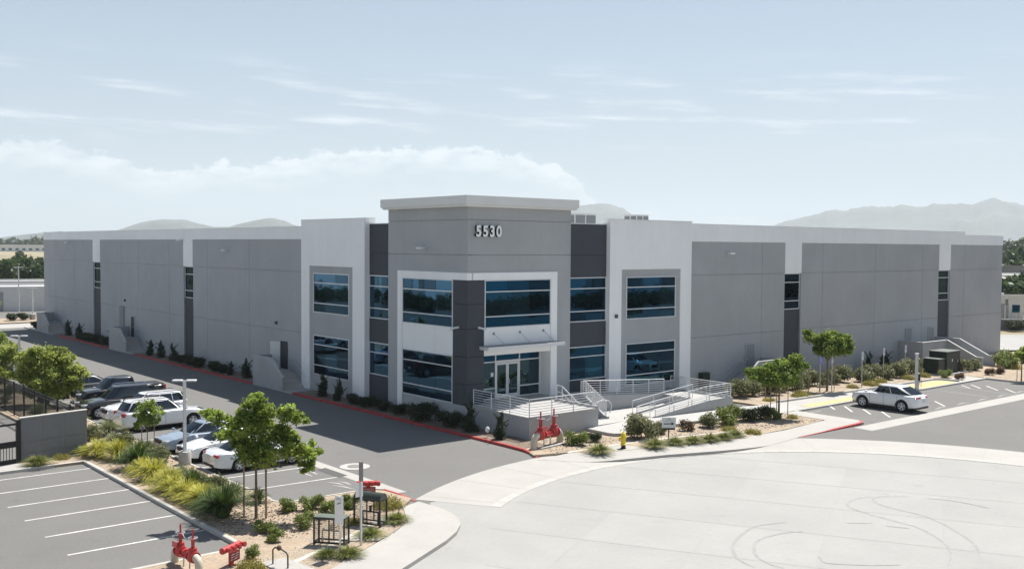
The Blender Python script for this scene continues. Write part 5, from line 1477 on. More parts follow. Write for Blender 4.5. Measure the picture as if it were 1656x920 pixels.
PI = math.pi
make_car('parked_car', 'white coupe crossover parked in the right lot by the charging post', sp(COUPE, paint=WHITEP), (63.6, 35.7, .005), PI/2)
make_car('parked_car', 'pearl sedan with red tail lamps, partly behind the staked tree', sp(SED, paint=SILW), (21.95, 45.85, .005), 0)
make_car('parked_car', 'white sedan facing the camera behind the lamp post', sp(SED, paint=WHITEP, L=4.6, fo=.9), (21.7, 48.95, .005), PI)
make_car('parked_car', 'blue silver sedan with nose toward the planted strip', sp(SED, paint=SILV), (21.7, 51.75, .005), PI)
make_car('parked_car', 'white three row crossover backed toward the planted strip', sp(SUV, paint=WHITEP), (22.15, 59.05, .005), 0)
make_car('parked_car', 'white crossover with dark grille nosing in beside the black one', sp(SUV, paint=WHITEP, L=4.75, H=1.72, wb=2.85), (22.2, 62.0, .005), PI)
make_car('parked_car', 'large black sport utility vehicle with roof rails', sp(SUV, paint=BLACKP, L=5.0, H=1.88, railm=CHROME), (21.7, 65.0, .005), PI)
make_car('pickup_truck', 'black pickup truck with red tail lamps behind the black utility vehicle', sp(PICK, paint=BLACKP), (23.1, 69.3, .005), PI)
make_car('parked_car', 'grey sedan half hidden under the bushy tree', sp(SED, paint=GREYP), (22.2, 74.8, .005), PI)
make_car('parked_car', 'silver sedan seen between the fence and the lamp post', sp(SED, paint=SILV), (22.1, 78.6, .005), PI)
make_car('parked_car', 'white crossover at the far left edge of the lot', sp(SUV, paint=WHITEP), (22.4, 90.3, .005), PI)
# ================================================================ STREET FURNITURE
def lamp(label, x, y, h):
    t = thing('lamp_post', label, 'lamp post', (x, y, .12))
    part('concrete_base', KERBM, t, lambda b: b.lathe([(.30, 0), (.30, .62), (.27, .66), (.15, .67)], (x, y, .1), n=20), smooth=40)
    part('pole', mat('white_pole_paint', (.62, .63, .64), .45), t, lambda b: b.box(x-.065, x+.065, y-.065, y+.065, .76, h))
    part('base_plate', STEEL, t, lambda b: b.box(x-.16, x+.16, y-.16, y+.16, .765, .80))
    part('arm', MATS['white_pole_paint'], t, lambda b: b.cyl((x-.25, y+.17, h+.02), (x+.25, y-.17, h+.02), .03, n=8))
    for s in (1, -1):
        part('lamp_head', mat('lamp_head_paint', (.60, .61, .62), .45), t, lambda b: b.extr([(x+s*.08+.10, y-s*.06+.13, h), (x+s*.46+.10, y-s*.32+.13, h), (x+s*.46-.10, y-s*.32-.13, h), (x+s*.08-.10, y-s*.06-.13, h)], (0, 0, .08)), bevel=.02)
lamp('white twin head lamp post rising from the clumps beside the sedans', 19.08, 47.75, 4.2)
lamp('white twin head lamp post at the far left behind the fence', 19.1, 78.45, 4.15)

# masonry wall, fence and gate
wl = thing('masonry_wall', 'grey block wall with dark joints beside the gate', 'wall', (14.6, 53.5, 0))
WB = mat('wall_block_paint', (.20, .205, .215), .9, var=.05, vscale=2, stain=.08)
for j, (z0, z1) in enumerate(((0, .41), (.46, .97), (1.02, 2.18))):
    n = 3
    for k in range(n):
        x0 = 12.95+3.33*k/n; x1 = 12.95+3.33*(k+1)/n
        y0 = 53.05+.68*k/n; y1 = 53.05+.68*(k+1)/n
        part('block_course', WB, wl, lambda b: b.prism([(x0+(.004 if k else 0), y0), (x1, y1), (x1, y1+.22), (x0+(.004 if k else 0), y0+.22)], z0+.1, z1+.1))
part('wall_core', REVEAL, wl, lambda b: b.prism([(13.0, 53.10), (16.25, 53.77), (16.25, 53.9), (13.0, 53.22)], .1, 2.2))
part('wall_cap', KERBM, wl, lambda b: b.prism([(12.92, 53.02), (16.31, 53.70), (16.31, 53.98), (12.92, 53.30)], 2.282, 2.33))

def fence(name, label, pts, h, sp_=.115, zb=.12, postgap=2.3, m=BLACKM, cat='fence'):
    t = thing(name, label, cat, (pts[0][0], pts[0][1], zb))
    for i in range(len(pts)-1):
        a = Vector((*pts[i], zb)); c = Vector((*pts[i+1], zb)); Ln = (c-a).length; d = (c-a)/Ln
        for z in (.12, h-.22, h-.04):
            b = MB(); b.cyl(a+Vector((0, 0, z)), c+Vector((0, 0, z)), .026, n=4); b.build('rail', m, t)
        n = max(1, round(Ln/postgap))
        for k in range(n+1):
            q = a+d*(Ln*k/n); b = MB(); b.box(q.x-.04, q.x+.04, q.y-.04, q.y+.04, zb-.05, zb+h+.04); b.build('post', m, t)
        n = int(Ln/sp_)
        me = None
        for k in range(1, n):
            q = a+d*(Ln*k/n)
            if me is None:
                b = MB(); b.box(-.011, .011, -.011, .011, .06, h-.02); me = b.mesh('picket', m)
            o = bpy.data.objects.new('picket', me); COL.objects.link(o); attach(o, t); o.location = q
    return t
fence('iron_fence', 'black iron picket fence running back from the grey wall', [(16.25, 54.2), (16.2, 72.5)], 2.1, sp_=.14)
fence('iron_fence', 'black iron fence crossing toward the left edge of the photo', [(16.15, 72.6), (8.0, 70.9)], 2.1, sp_=.16)
gt = thing('metal_gate', 'black metal gate with wide middle rail left of the grey wall', 'gate', (11, 52.7, 0))
part('gate_post', BLACKM, gt, lambda b: b.box(12.72, 12.92, 52.92, 53.12, 0, 2.25))
for z0, z1 in ((.12, .34), (.92, 1.22), (2.0, 2.1)): part('gate_rail', BLACKM, gt, lambda b: b.extr([(6.0, 51.68, z0), (12.7, 53.0, z0), (12.7, 53.0, z1), (6.0, 51.68, z1)], (-.01, .05, 0)))
for k in range(48):
    x = 6.1+.137*k; y = 51.70+(x-6)*(1.32/6.7)
    part('gate_bar', BLACKM, gt, lambda b: b.box(x-.014, x+.014, y, y+.03, .345, .915) or b.box(x-.014, x+.014, y, y+.03, 1.225, 1.995))
# clutter behind the gate: grey pallet stacks
for i, (x, y, lab) in enumerate(((9.6, 56.5, 'stack of worn pallets behind the gate'), (12.0, 57.6, 'second stack of worn pallets behind the gate'))):
    t = thing('pallet_stack', lab, 'pallets', (x, y, 0))
    for k in range(7):
        for q in range(5): part('pallet_board', STAKE, t, lambda b: b.box(x-.6, x+.6, y-.5+.22*q, y-.5+.22*q+.14, .15*k+.11, .15*k+.13))
        for q in (-.55, 0, .5): part('pallet_bearer', STAKE, t, lambda b: b.box(x+q-.04, x+q+.04, y-.5, y+.52, .15*k+.005, .15*k+.108))

# backflow preventers and fire connections
def flange(b, c, ax, r, th=.05):
    p = Vector(c); d = Vector(ax); b.cyl(p-d*th/2, p+d*th/2, r, n=16)
def backflow(label, x, y, z, rot, s=1.0, cage=True):
    """two gate valves with rising stems between cream elbows going into the ground"""
    t = thing('backflow_valve', label, 'pipe valve', (x, y, z), rot)
    def Pt(name, m, fn, **k):
        b = MB(); fn(b); b.v = [(v[0]*s, v[1]*s, v[2]*s) for v in b.v]; return b.build(name, m, t, world=False, smooth=45, **k)
    for e in (1, -1):
        Pt('elbow', CREAM, lambda b: b.tube([(e*1.22, 0, -.1), (e*1.22, 0, .30), (e*1.18, 0, .50), (e*1.05, 0, .64), (e*.86, 0, .68)], .19, 14))
        Pt('valve_body', FIRERED, lambda b: (b.lathe([(.14, 0), (.25, .08), (.27, .30), (.22, .42), (.20, .55), (.12, .66)], (e*.62, 0, .42), n=16), flange(b, (e*.86, 0, .68), (1, 0, 0), .27), flange(b, (e*.36, 0, .68), (1, 0, 0), .25), b.cyl((e*.88, 0, .68), (e*.34, 0, .68), .19, n=14)))
        Pt('yoke', FIRERED, lambda b: (b.box(e*.62-.10, e*.62-.05, -.04, .04, 1.06, 1.50), b.box(e*.62+.05, e*.62+.10, -.04, .04, 1.06, 1.50), b.cyl((e*.62, 0, 1.48), (e*.62, 0, 1.56), .13, n=12), flange(b, (e*.62, 0, 1.07), (0, 0, 1), .19)))
        Pt('stem', FIRERED, lambda b: b.cyl((e*.62, 0, 1.05), (e*.62, 0, 1.98), .045, n=8))
        Pt('hand_wheel', STEEL, lambda b: (b.tube([(e*.62+.21*math.cos(2*PI*k/16), .21*math.sin(2*PI*k/16), 1.58) for k in range(17)], .018, 6), b.cyl((e*.62-.2, 0, 1.58), (e*.62+.2, 0, 1.58), .014, n=6), b.cyl((e*.62, -.2, 1.58), (e*.62, .2, 1.58), .014, n=6)))
    Pt('check_body', FIRERED, lambda b: (b.cyl((-.36, 0, .68), (.36, 0, .68), .17, n=14), b.cyl((0, 0, .68), (0, 0, .92), .13, n=12), b.cyl((-.34, -.2, .60), (.34, -.2, .60), .05, n=8)))
    Pt('tag_plate', mat('faded_red_plate', (.55, .12, .12), .6), lambda b: b.box(-.86, -.42, -.32, -.30, .92, 1.20))
    Pt('chain', STEEL, lambda b: b.tube([(-.42, 0, 1.55), (-.1, -.04, 1.42), (.1, -.03, 1.45), (.42, 0, 1.56)], .014, 5))
    for e in (-.3, .3): Pt('support', STEEL, lambda b: b.cyl((e, 0, -.05), (e, 0, .52), .04, n=8))
    return t
pA = gp(868, 715, .13); pB = gp(895, 712, .13)
backflow('red backflow valve with two stems on cream elbows at the terrace wall', 36.15, 40.15, .13, R(12), .98)
part('pipe_pad', CONC2, thing('valve_pad', 'long pale concrete pad in front of the red backflow valve', 'pad', (36.4, 39.6, .12)), lambda b: b.prism([(35.2, 39.55), (37.3, 39.85), (37.25, 40.1), (35.15, 39.8)], .10, .19))
backflow('red backflow valve at the bottom edge of the photo by the empty stalls', 12.95, 32.3, .12, R(275), .70)

def fdc(label, x, y, h, rot, outl=4):
    t = thing('fire_connection', label, 'fire connection', (x, y, .1), rot)
    def Pt(name, m, fn, **k):
        b = MB(); fn(b); return b.build(name, m, t, world=False, smooth=45, **k)
    Pt('riser', FIRERED, lambda b: b.cyl((0, 0, -.05), (0, 0, h-.1), .09, n=12))
    Pt('header', FIRERED, lambda b: b.cyl((-.50, 0, h-.04), (.46, 0, h-.04), .11, n=14))
    for k in range(outl):
        xx = -.36+.26*k
        Pt('inlet', FIRERED, lambda b: (b.cyl((xx, 0, h-.02), (xx, -.24, h-.02), .075, n=12), b.cyl((xx, -.22, h-.02), (xx, -.27, h-.02), .09, n=12)))
    Pt('sign_plate', mat('dark_red_plate', (.26, .02, .025), .55), lambda b: b.box(-.26, .30, -.135, -.115, h-.50, h-.16))
    Pt('plate_text', mat('pale_plate_text', (.55, .42, .42), .6), lambda b: [b.box(-.20, .24, -.142, -.136, h-.26-.08*k, h-.235-.08*k) for k in range(3)])['kind'] = 'stuff'
    return t
fdc('red fire connection with four inlets near the bottom edge', 14.2, 31.6, .68, R(30))
fdc('red fire connection with four inlets behind the tall sign post', 22.55, 36.4, .72, R(-32))

# hydrant
t = thing('fire_hydrant', 'yellow fire hydrant on its small pad', 'hydrant', (38.85, 37.05, .135))
def HP(name, m, fn):
    b = MB(); fn(b); return b.build(name, m, t, world=False, smooth=45)
HP('barrel', HYD, lambda b: b.lathe([(.17, .20), (.17, .25), (.125, .27), (.125, .62), (.16, .64), (.16, .68), (.14, .70), (.13, .80), (.06, .86), (.035, .87), (.035, .93)], n=16))
HP('base', mat('dark_hydrant_base', (.05, .03, .025), .8), lambda b: b.lathe([(.16, -.02), (.16, .03), (.12, .05), (.12, .20)], n=14))
for a in (R(20), R(110), R(200)): HP('outlet', HYD, lambda b: (b.cyl((.1*math.cos(a), .1*math.sin(a), .52), (.21*math.cos(a), .21*math.sin(a), .52), .065, n=12), b.cyl((.2*math.cos(a), .2*math.sin(a), .52), (.24*math.cos(a), .24*math.sin(a), .52), .08, n=8)))

# arrow sign
def yawed(x, y, rz): return Matrix.Translation((x, y, 0)) @ Matrix.Rotation(rz, 4, 'Z')
FACE = YAW-PI/2        # rotation that turns a -Y face toward the camera
t = thing('arrow_sign', 'white sign on a dark post with a black arrow pointing right', 'sign', (42.55, 37.1, .1), FACE+R(6))
def SP(name, m, fn):
    b = MB(); fn(b); o = b.build(name, m, t, world=False)
    if name in ('lettering', 'emblem', 'symbol'): o['kind'] = 'stuff'
    return o
SP('board', SIGNW, lambda b: b.box(-.40, .40, -.02, .02, .72, 1.32))
SP('post', mat('dark_post', (.03, .03, .03), .6), lambda b: (b.box(-.03, .03, .021, .06, -.1, 1.1), b.box(-.36, .36, .022, .05, .60, .72)))
SP('arrow', BLACKM, lambda b: (b.extr([(-.30, -.021, .93), (.14, -.021, .93), (.14, -.021, .985), (-.30, -.021, .985)], (0, -.006, 0)), b.extr([(.14, -.021, .86), (.31, -.021, .957), (.14, -.021, 1.055)], (0, -.006, 0))))
SP('lettering', mat('grey_sign_print', (.20, .21, .21), .6), lambda b: [b.box(-.30+.075*k, -.30+.075*k+(.055 if k % 3 else .03), -.026, -.0205, 1.11, 1.145) for k in range(8)])
SP('emblem', MATS['grey_sign_print'], lambda b: (b.extr([(-.13, -.021, 1.19), (0, -.021, 1.28), (0, -.021, 1.26), (-.11, -.021, 1.18)], (0, -.005, 0)), b.extr([(.0, -.021, 1.28), (.13, -.021, 1.19), (.11, -.021, 1.18), (0, -.021, 1.26)], (0, -.005, 0)), b.box(-.02, .02, -.026, -.0205, 1.18, 1.235)))
# white notice sign on a steel post near the mesh box
t = thing('notice_sign', 'tall narrow white sign on a steel post beside the nearer mesh box', 'sign', (17.5, 30.15, .1), FACE+R(-35))
SP('post', STEEL, lambda b: b.cyl((0, .03, -.1), (0, .03, 2.0), .03, n=10))
SP('board', SIGNW, lambda b: b.box(-.20, .20, -.02, .0, 1.18, 2.15))
SP('lettering', MATS['grey_sign_print'], lambda b: (b.extr([(-.10, -.021, 1.84), (.08, -.021, 1.90), (.10, -.021, 1.96), (-.06, -.021, 1.90)], (0, -.004, 0)), b.box(-.12, .12, -.0245, -.0205, 2.02, 2.035), b.box(-.12, .10, -.0245, -.0205, 2.06, 2.075)))
# tall bare post with the back of a sign
t = thing('sign_post', 'tall steel post with a sign seen from behind in the corner bed', 'sign', (18.8, 30.85, .1), FACE+R(40))
SP('post', STEEL, lambda b: b.box(-.035, .035, -.03, .03, -.1, 3.0))
SP('post_cap', mat('grey_timber_top', (.22, .21, .20), .8), lambda b: b.box(-.06, .06, -.05, .05, 2.35, 3.05))
SP('board', SIGNW, lambda b: b.box(-.20, .10, .031, .045, 1.78, 2.28))

# mesh boxes over valves
def cage(label, x, y, rot, L, Dp, Hh_, roundtop):
    t = thing('mesh_box', label, 'mesh box', (x, y, .12), rot)
    BR = mat('bronze_cage_paint', (.020, .024, .020), .6)
    def Pt(name, m, fn):
        b = MB(); fn(b); return b.build(name, m, t, world=False)
    r = .028
    x0, x1, y0, y1 = -L/2, L/2, -Dp/2, Dp/2
    for xx in (x0, x1):
        for yy in (y0, y1): Pt('leg', BR, lambda b: b.box(xx-r, xx+r, yy-r, yy+r, -.05, Hh_))
    for yy in (y0, y1):
        for z in (.10, Hh_): Pt('rail', BR, lambda b: b.box(x0+r, x1-r, yy-r*.8, yy+r*.8, z-r, z+r))
        Pt('middle_bar', BR, lambda b: b.box(-r*.7, r*.7, yy-r*.7, yy+r*.7, .13, Hh_-r))
    for xx in (x0, x1):
        for z in (.10, Hh_): Pt('rail', BR, lambda b: b.box(xx-r*.8, xx+r*.8, y0+r, y1-r, z-r, z+r))
    # expanded mesh: thin diagonal wires on the sides and roof
    def wires(b):
        n = int(L/.07)
        for yy in (y0, y1):
            for k in range(n): b.cyl((x0+L*k/n, yy, .12), (x0+L*k/n, yy, Hh_-.02), .0035, n=3, caps=False)
            for k in range(int(Hh_/.07)): b.cyl((x0, yy, .12+.07*k), (x1, yy, .12+.07*k), .0035, n=3, caps=False)
        n = int(Dp/.07)
        for xx in (x0, x1):
            for k in range(n): b.cyl((xx, y0+Dp*k/n, .12), (xx, y0+Dp*k/n, Hh_-.02), .0035, n=3, caps=False)
    Pt('wire_mesh', BR, wires)['kind'] = 'stuff'
    lidm = mat('mesh_lid_metal', (.16, .19, .16), .45, metal=.4) if not roundtop else mat('green_hood_metal', (.045, .055, .045), .4, metal=.3)
    if roundtop:
        pts = [(0, y0-.02, Hh_)] + [(0, (Dp/2+.02)*-math.cos(PI*k/10), Hh_+.26*math.sin(PI*k/10)) for k in range(1, 10)] + [(0, y1+.02, Hh_)]
        Pt('hood', lidm, lambda b: b.extr([(x0-.02, p[1], p[2]) for p in pts], (L+.04, 0, 0)))
    else:
        Pt('lid', lidm, lambda b: b.box(x0-.02, x1+.02, y0-.02, y1+.02, Hh_+r+.002, Hh_+r+.022))
    Pt('valve', CREAM if not roundtop else BLACKM, lambda b: (b.tube([(-L*.3, 0, -.05), (-L*.3, 0, Hh_*.5), (L*.3, 0, Hh_*.5), (L*.3, 0, -.05)], .035, 8), b.cyl((0, 0, Hh_*.5), (0, 0, Hh_*.72), .05, n=8)))
    return t
cage('low flat topped wire mesh box behind the white sign', 18.05, 31.65, R(-52), 1.15, .45, .98, False)
cage('round topped dark mesh box behind the tall post', 20.5, 32.95, R(-64), 1.15, .5, 1.02, True)
# bent conduit pipe at the bottom
b = MB(); b.tube([(15.35, 30.85, .1), (15.35, 30.85, .62), (15.38, 30.75, .72), (15.45, 30.45, .72), (15.52, 30.2, .64), (15.53, 30.12, .55), (15.53, 30.12, .1)], .028, 8)
t = thing('bent_pipe', 'bent brown pipe riser on the small pad at the bottom', 'pipe', (15.4, 30.5, .1)); attach(b.build('riser', mat('brown_pipe', (.08, .05, .035), .6), smooth=50), t)
part('valve_body', mat('brown_pipe', (.08, .05, .035), .6), t, lambda b: b.lathe([(.05, 0), (.08, .04), (.08, .12), (.04, .16)], (15.43, 30.55, .66), n=10))
# small path marker at the terrace wall
t = thing('path_marker', 'small white marker in the bed below the terrace wall', 'marker', (35.0, 43.9, .12)); part('stake', STEEL, t, lambda b: b.cyl((35.0, 43.9, .05), (35.0, 43.9, .35), .012, n=6)); part('head', SIGNW, t, lambda b: b.lathe([(.02, .30), (.12, .36), (.13, .52), (.07, .62)], (35.0, 43.9, .12), n=8))

# parking signs
def psign(label, x, y, h, board, bw=.31, bh=.46, extra=None):
    global t
    t = thing('parking_sign', label, 'sign', (x, y, .1), R(4))
    SP('post', mat('pale_sign_post', (.45, .46, .45), .5), lambda b: b.box(-.03, .03, .0, .05, -.1, h-.02))
    SP('board', board, lambda b: b.box(-bw/2, bw/2, -.02, 0, h-bh, h))
    SP('symbol', extra or SIGNW, lambda b: (b.lathe([(.035, 0), (.035, .004)], (0, -.022, h-.12), 'Y', n=10), b.box(-.03, .01, -.025, -.0205, h-.30, h-.16), b.tube([(-.03, -.023, h-.26), (-.05, -.023, h-.33), (0, -.023, h-.37), (.06, -.023, h-.33)], .012, 5)))
BLUE = mat('accessible_blue', (.16, .18, .50), .5); PALEB = mat('pale_back_of_sign', (.52, .55, .57), .5)
psign('blue accessible parking sign beside the umbrella tree', 65.5, 42.35, 2.75, BLUE, .42, .60)
psign('pale parking sign directly right of the umbrella trunk', 66.75, 42.15, 2.80, PALEB, .26, .60, MATS['grey_sign_print'])
psign('pale parking sign behind the nose of the white car', 71.0, 42.2, 2.75, PALEB, .34, .62, BLUE)
psign('pale parking sign behind the roof of the white car', 76.1, 43.3, 2.65, PALEB, .34, .60, BLUE)
psign('pale parking sign left of the charging post', 79.9, 43.5, 2.65, PALEB, .34, .60, BLUE)
for x, y, h, lab in ((59.5, 42.9, 1.6, 'short bare post left of the first umbrella tree'), (64.8, 42.9, 2.0, 'short bare post right of the first umbrella tree')):
    b = MB(); b.cyl((x, y, .05), (x, y, h), .035, n=8); tag(b.build('bare_post', STAKE, smooth=40), lab, 'post')
# charging post
t = thing('charging_post', 'tall pale charging post behind the white car', 'charger', (73.4, 39.0, .1))
part('column', mat('charger_shell', (.60, .60, .58), .5), t, lambda b: b.box(73.26, 73.46, 38.92, 39.10, .1, 2.8), bevel=.03)
part('cap', mat('charger_cap', (.70, .70, .68), .5), t, lambda b: b.box(73.22, 73.50, 38.88, 39.14, 2.81, 2.88), bevel=.02)
part('screen_box', MATS['charger_shell'], t, lambda b: b.box(73.485, 73.72, 38.94, 39.12, .1, 1.35), bevel=.02)
part('connector', BLACKM, t, lambda b: b.box(73.52, 73.69, 38.86, 38.935, .75, 1.25))
part('cable', BLACKM, t, lambda b: b.tube([(73.6, 38.84, .9), (73.5, 38.78, .5), (73.65, 38.76, .3), (73.82, 38.8, .55), (73.75, 38.84, .85)], .018, 6))
# transformer cabinet
t = thing('transformer', 'dark green transformer cabinet on a concrete pad', 'cabinet', (85.2, 42.4, .1))
part('pad', CONC2, t, lambda b: b.box(82.6, 87.4, 41.4, 44.3, .08, .22))
part('tall_cabinet', DKGREEN, t, lambda b: b.box(84.1, 86.5, 42.0, 43.6, .221, 2.0), bevel=.03)
part('cabinet_lid', mat('green_lid_painted_sun', (.10, .12, .11), .6), t, lambda b: b.box(84.05, 86.55, 41.95, 43.65, 2.002, 2.06))  # lid paler than the cabinet: sunlight put into its colour
part('low_cabinet', DKGREEN, t, lambda b: b.box(82.9, 84.09, 42.1, 43.5, .221, 1.45), bevel=.03)
part('cabinet_lid', MATS['green_lid_painted_sun'], t, lambda b: b.box(82.85, 84.09, 42.05, 43.55, 1.452, 1.50))
part('warning_label', SIGNW, t, lambda b: b.box(85.0, 85.12, 41.985, 41.998, 1.15, 1.40))
part('handle', STEEL, t, lambda b: b.box(86.0, 86.06, 41.96, 41.999, 1.05, 1.30))
# ================================================================ BACKGROUND
from mathutils import noise as mnoise
CAMP = Vector((0, 0, CAM_H))
HILLM = mat('haze_tinted_chaparral', (.085, .10, .10), .95, vscale=.004, col2=(.155, .16, .145), stain=.35, sscale=.0015)  # grey-blue of the haze mixed into the hill colour
def ridge(name, label, dist, prof, seed, depth=.16, jag=1.0):
    xs = np.linspace(prof[0][0], prof[-1][0], 200)
    ys = np.interp(xs, [p[0] for p in prof], [p[1] for p in prof])
    nv = 14; b = MB(); vs = []; fs = []
    for i, (x, y) in enumerate(zip(xs, ys)):
        d = ray(x, y)
        fade = min(1, i/10, (len(xs)-1-i)/10)
        for j in range(nv+1):
            if j <= 10:
                q = j/10; dd = dist*(1-depth*(1-q)); hgt = q**1.15
            else:
                q = (j-10)/(nv-10); dd = dist*(1+depth*.8*q); hgt = (1-q)
            p = CAMP+d*dd
            top = CAM_H+d.z*dist
            nz = mnoise.fractal(Vector((p.x*.0016+seed, p.y*.0016, seed*1.7)), .8, 2.1, 6)
            z = top*hgt + nz*top*(.34*math.sin(math.pi*min(1, hgt)) + 0) + (mnoise.fractal(Vector((i*.11, seed*3.1, 0)), .7, 2.2, 5)*top*.085*fade*jag if 8 <= j <= 11 else 0)
            vs.append((p.x, p.y, max(-1.0, z*(.15+.85*fade)) if 0 < j < nv else -1.0))
    for i in range(len(xs)-1):
        for j in range(nv):
            a = i*(nv+1)+j; fs.append((a, a+nv+1, a+nv+2, a+1))
    b.add(vs, fs)
    return struct(b.build(name, HILLM, smooth=60), label)
ridge('hills', 'low hazy hills above the left half of the roof', 4800, [(-260, 388), (-120, 384), (-80, 390), (-30, 388), (10, 383), (50, 378), (75, 376), (100, 374), (118, 377), (140, 381), (165, 379), (185, 374), (205, 367), (230, 359), (250, 356), (270, 354.5), (300, 355.5), (320, 361), (345, 367), (370, 367), (392, 361), (415, 356), (440, 352.5), (460, 357), (475, 364), (520, 372), (600, 378), (720, 384)], 1.3, jag=.35)
ridge('hills', 'rounded hazy hill right of the tower', 7600, [(860, 378), (900, 352), (930, 335), (955, 330), (985, 330), (1005, 336), (1024, 348), (1045, 360), (1080, 376), (1120, 388)], 4.1, jag=.25)
ridge('mountains', 'tall hazy mountain range at the right', 7800, [(1200, 392), (1230, 372), (1270, 358), (1300, 349), (1350, 340), (1400, 334), (1450, 332), (1480, 331), (1505, 335), (1535, 328), (1552, 325), (1570, 329), (1590, 327), (1612, 320), (1630, 325), (1656, 332), (1720, 327), (1800, 345), (1950, 370), (2100, 385)], 7.7)

def grove_proto(seed, m=LF_GROVE, n=700, leaf=.55):
    rr = random.Random(seed)
    bl = [(rr.uniform(-1.6, 1.6), rr.uniform(-1.6, 1.6), rr.uniform(2.2, 4.8), rr.uniform(1.2, 1.9)) for _ in range(8)]
    t = thing('grove_tree', 'x', 'tree'); LABELS.pop('x', None)
    link_mesh('crown', leaf_mesh('crown', bl, n, leaf, m, seed), t)
    b = MB(); b.tube([(0, 0, -.2), (0, 0, 2.6)], [.22, .14], 6); link_mesh('trunk', b.mesh('trunk', BARK), t)
    return t, []
PG = [grove_proto(61), grove_proto(62), grove_proto(63)]
def dpos(x, d):
    v = ray(x, 393); v = Vector((v.x, v.y, 0)).normalized(); return v*d
rn = ['front', 'second', 'third', 'fourth', 'back']
k = 0
for r_, d in enumerate((284, 300, 316, 332, 350)):
    for j in range(5):
        p = dpos(-8+19*j+(7 if r_ % 2 else 0)+random.uniform(-3, 3), d+random.uniform(-4, 4))
        put(PG[k % 3], p.x, p.y, -.1, random.uniform(.9, 1.2), '%s tree from the left in the %s row of the distant green grove' % (ORD[j], rn[r_]), 'tree', 'distant green grove at the left edge'); k += 1
p = dpos(32, 690); put(PG[0], p.x, p.y, -.1, 1.15, 'lone dark tree on the tan field at the far left', 'tree')
for j, x in enumerate((-4, 8, 20, 30, 42, 55, 66, 74)):
    p = dpos(x, 1500+30*(j % 3)); put(PG[j % 3], p.x, p.y, -.1, random.uniform(2.4, 3.6), '%s far tree from the left on the hazy skyline at the left edge' % ORD[j], 'tree', 'far trees on the left skyline')
def simple_building(name, label, cx_, cy_, rz, w, d, h, wallm, roofm, doors=(), wins=()):
    t = thing(name, label, 'building', (cx_, cy_, -.1), rz)
    def Pt(nm, m, fn):
        b = MB(); fn(b); return b.build(nm, m, t, world=False)
    Pt('wall', wallm, lambda b: b.box(-w/2, w/2, -d/2, d/2, 0, h))
    Pt('roof', roofm, lambda b: b.box(-w/2+.3, w/2-.3, -d/2+.3, d/2-.3, h+.002, h+.15))
    for a in ((-w/2-.08, -d/2-.08, w/2+.08, -d/2+.22), (-w/2-.08, d/2-.22, w/2+.08, d/2+.08)): Pt('parapet', wallm, lambda b: b.box(a[0], a[2], a[1], a[3], h+.004, h+.45))
    for x0, x1, z0, z1 in doors: Pt('roll_door', mat('grey_roll_door', (.30, .31, .32), .6, var=.1, vscale=2), lambda b: b.box(x0, x1, -d/2-.06, -d/2-.003, z0, z1))
    for x0, x1, z0, z1 in wins: Pt('window', PGLASS, lambda b: b.box(x0, x1, -d/2-.05, -d/2-.003, z0, z1))
    return t
PW = mat('pale_building_wall', (.62, .62, .60), .85, var=.05); PR = mat('pale_building_roof', (.50, .50, .48), .9, var=.1, vscale=.3)
q = gp(45, 506)
simple_building('storage_building', 'low white storage building with grey roll door beyond the drive', q.x-2, q.y+13, R(-14), 20, 14, 3.6, PW, PR, doors=((-3.0, 1.6, 0, 3.2),))
q2 = gp(8, 486); simple_building('storage_building', 'second low pale shed behind the white storage building', q2.x, q2.y+10, R(-14), 24, 12, 3.2, PW, PR, doors=((-6, -2, 0, 2.8), (2, 6, 0, 2.8)))
p = dpos(44, 1480); simple_building('far_building', 'white building with dark windows on the far left skyline', p.x, p.y, R(-14), 66, 30, 8.5, PW, PR, wins=tuple((-30+8*i, -26+8*i, 1.5, 4.5) for i in range(8)))
p = dpos(26, 1560); simple_building('far_building', 'taller white building behind the far left skyline trees', p.x, p.y, R(-14), 26, 20, 15, PW, PR, wins=tuple((-11+6*i, -8+6*i, 9, 12) for i in range(4)))
# planting and posts beyond the drive end
tree('young_tree', 'bright young tree across the end of the drive', (33.4, 152.5, .1), 1.6, .08, [(0, 0, 3.0, 1.1), (-.9, 0, 3.4, .9), (.6, 0, 2.5, .9), (0, 0, 2.0, .8), (-1.2, 0, 2.4, .8)], 3500, .14, LF_PALE, seed=71)
tree('young_tree', 'small young tree near the white storage building', (42.6, 154.5, .1), 1.2, .06, [(0, 0, 2.2, .8), (.6, 0, 1.9, .6), (-.5, 0, 1.8, .6)], 2000, .12, LF_PALE, seed=72)
for i, (x, y, lab) in enumerate(((36.0, 151.5, 'dark shrub left of the pole base across the drive'), (37.5, 151.8, 'dark shrub nearer the pole base across the drive'), (40.6, 151.5, 'dark shrub right of the pole base across the drive'))): put(P_DARK, x, y, .1, 1.1, lab)
def bgpole(label, x, y, h, base=True):
    t = thing('light_pole', label, 'lamp post', (x, y, 0))
    if base: part('concrete_base', KERBM, t, lambda b: b.lathe([(.42, 0), (.42, .9), (.3, .95)], (x, y, 0), n=16))
    part('pole', MATS['white_pole_paint'], t, lambda b: b.cyl((x, y, .9 if base else 0), (x, y, h), .09, n=8))
    part('lamp_head', MATS['lamp_head_paint'], t, lambda b: b.box(x-.7, x+.7, y-.15, y+.15, h, h+.12))
bgpole('pole with concrete base across the end of the drive', 38.9, 152.2, 4.5)
q = gp(10, 500); bgpole('thin tall light pole beside the white storage building', q.x, q.y-8, 7.0, False)
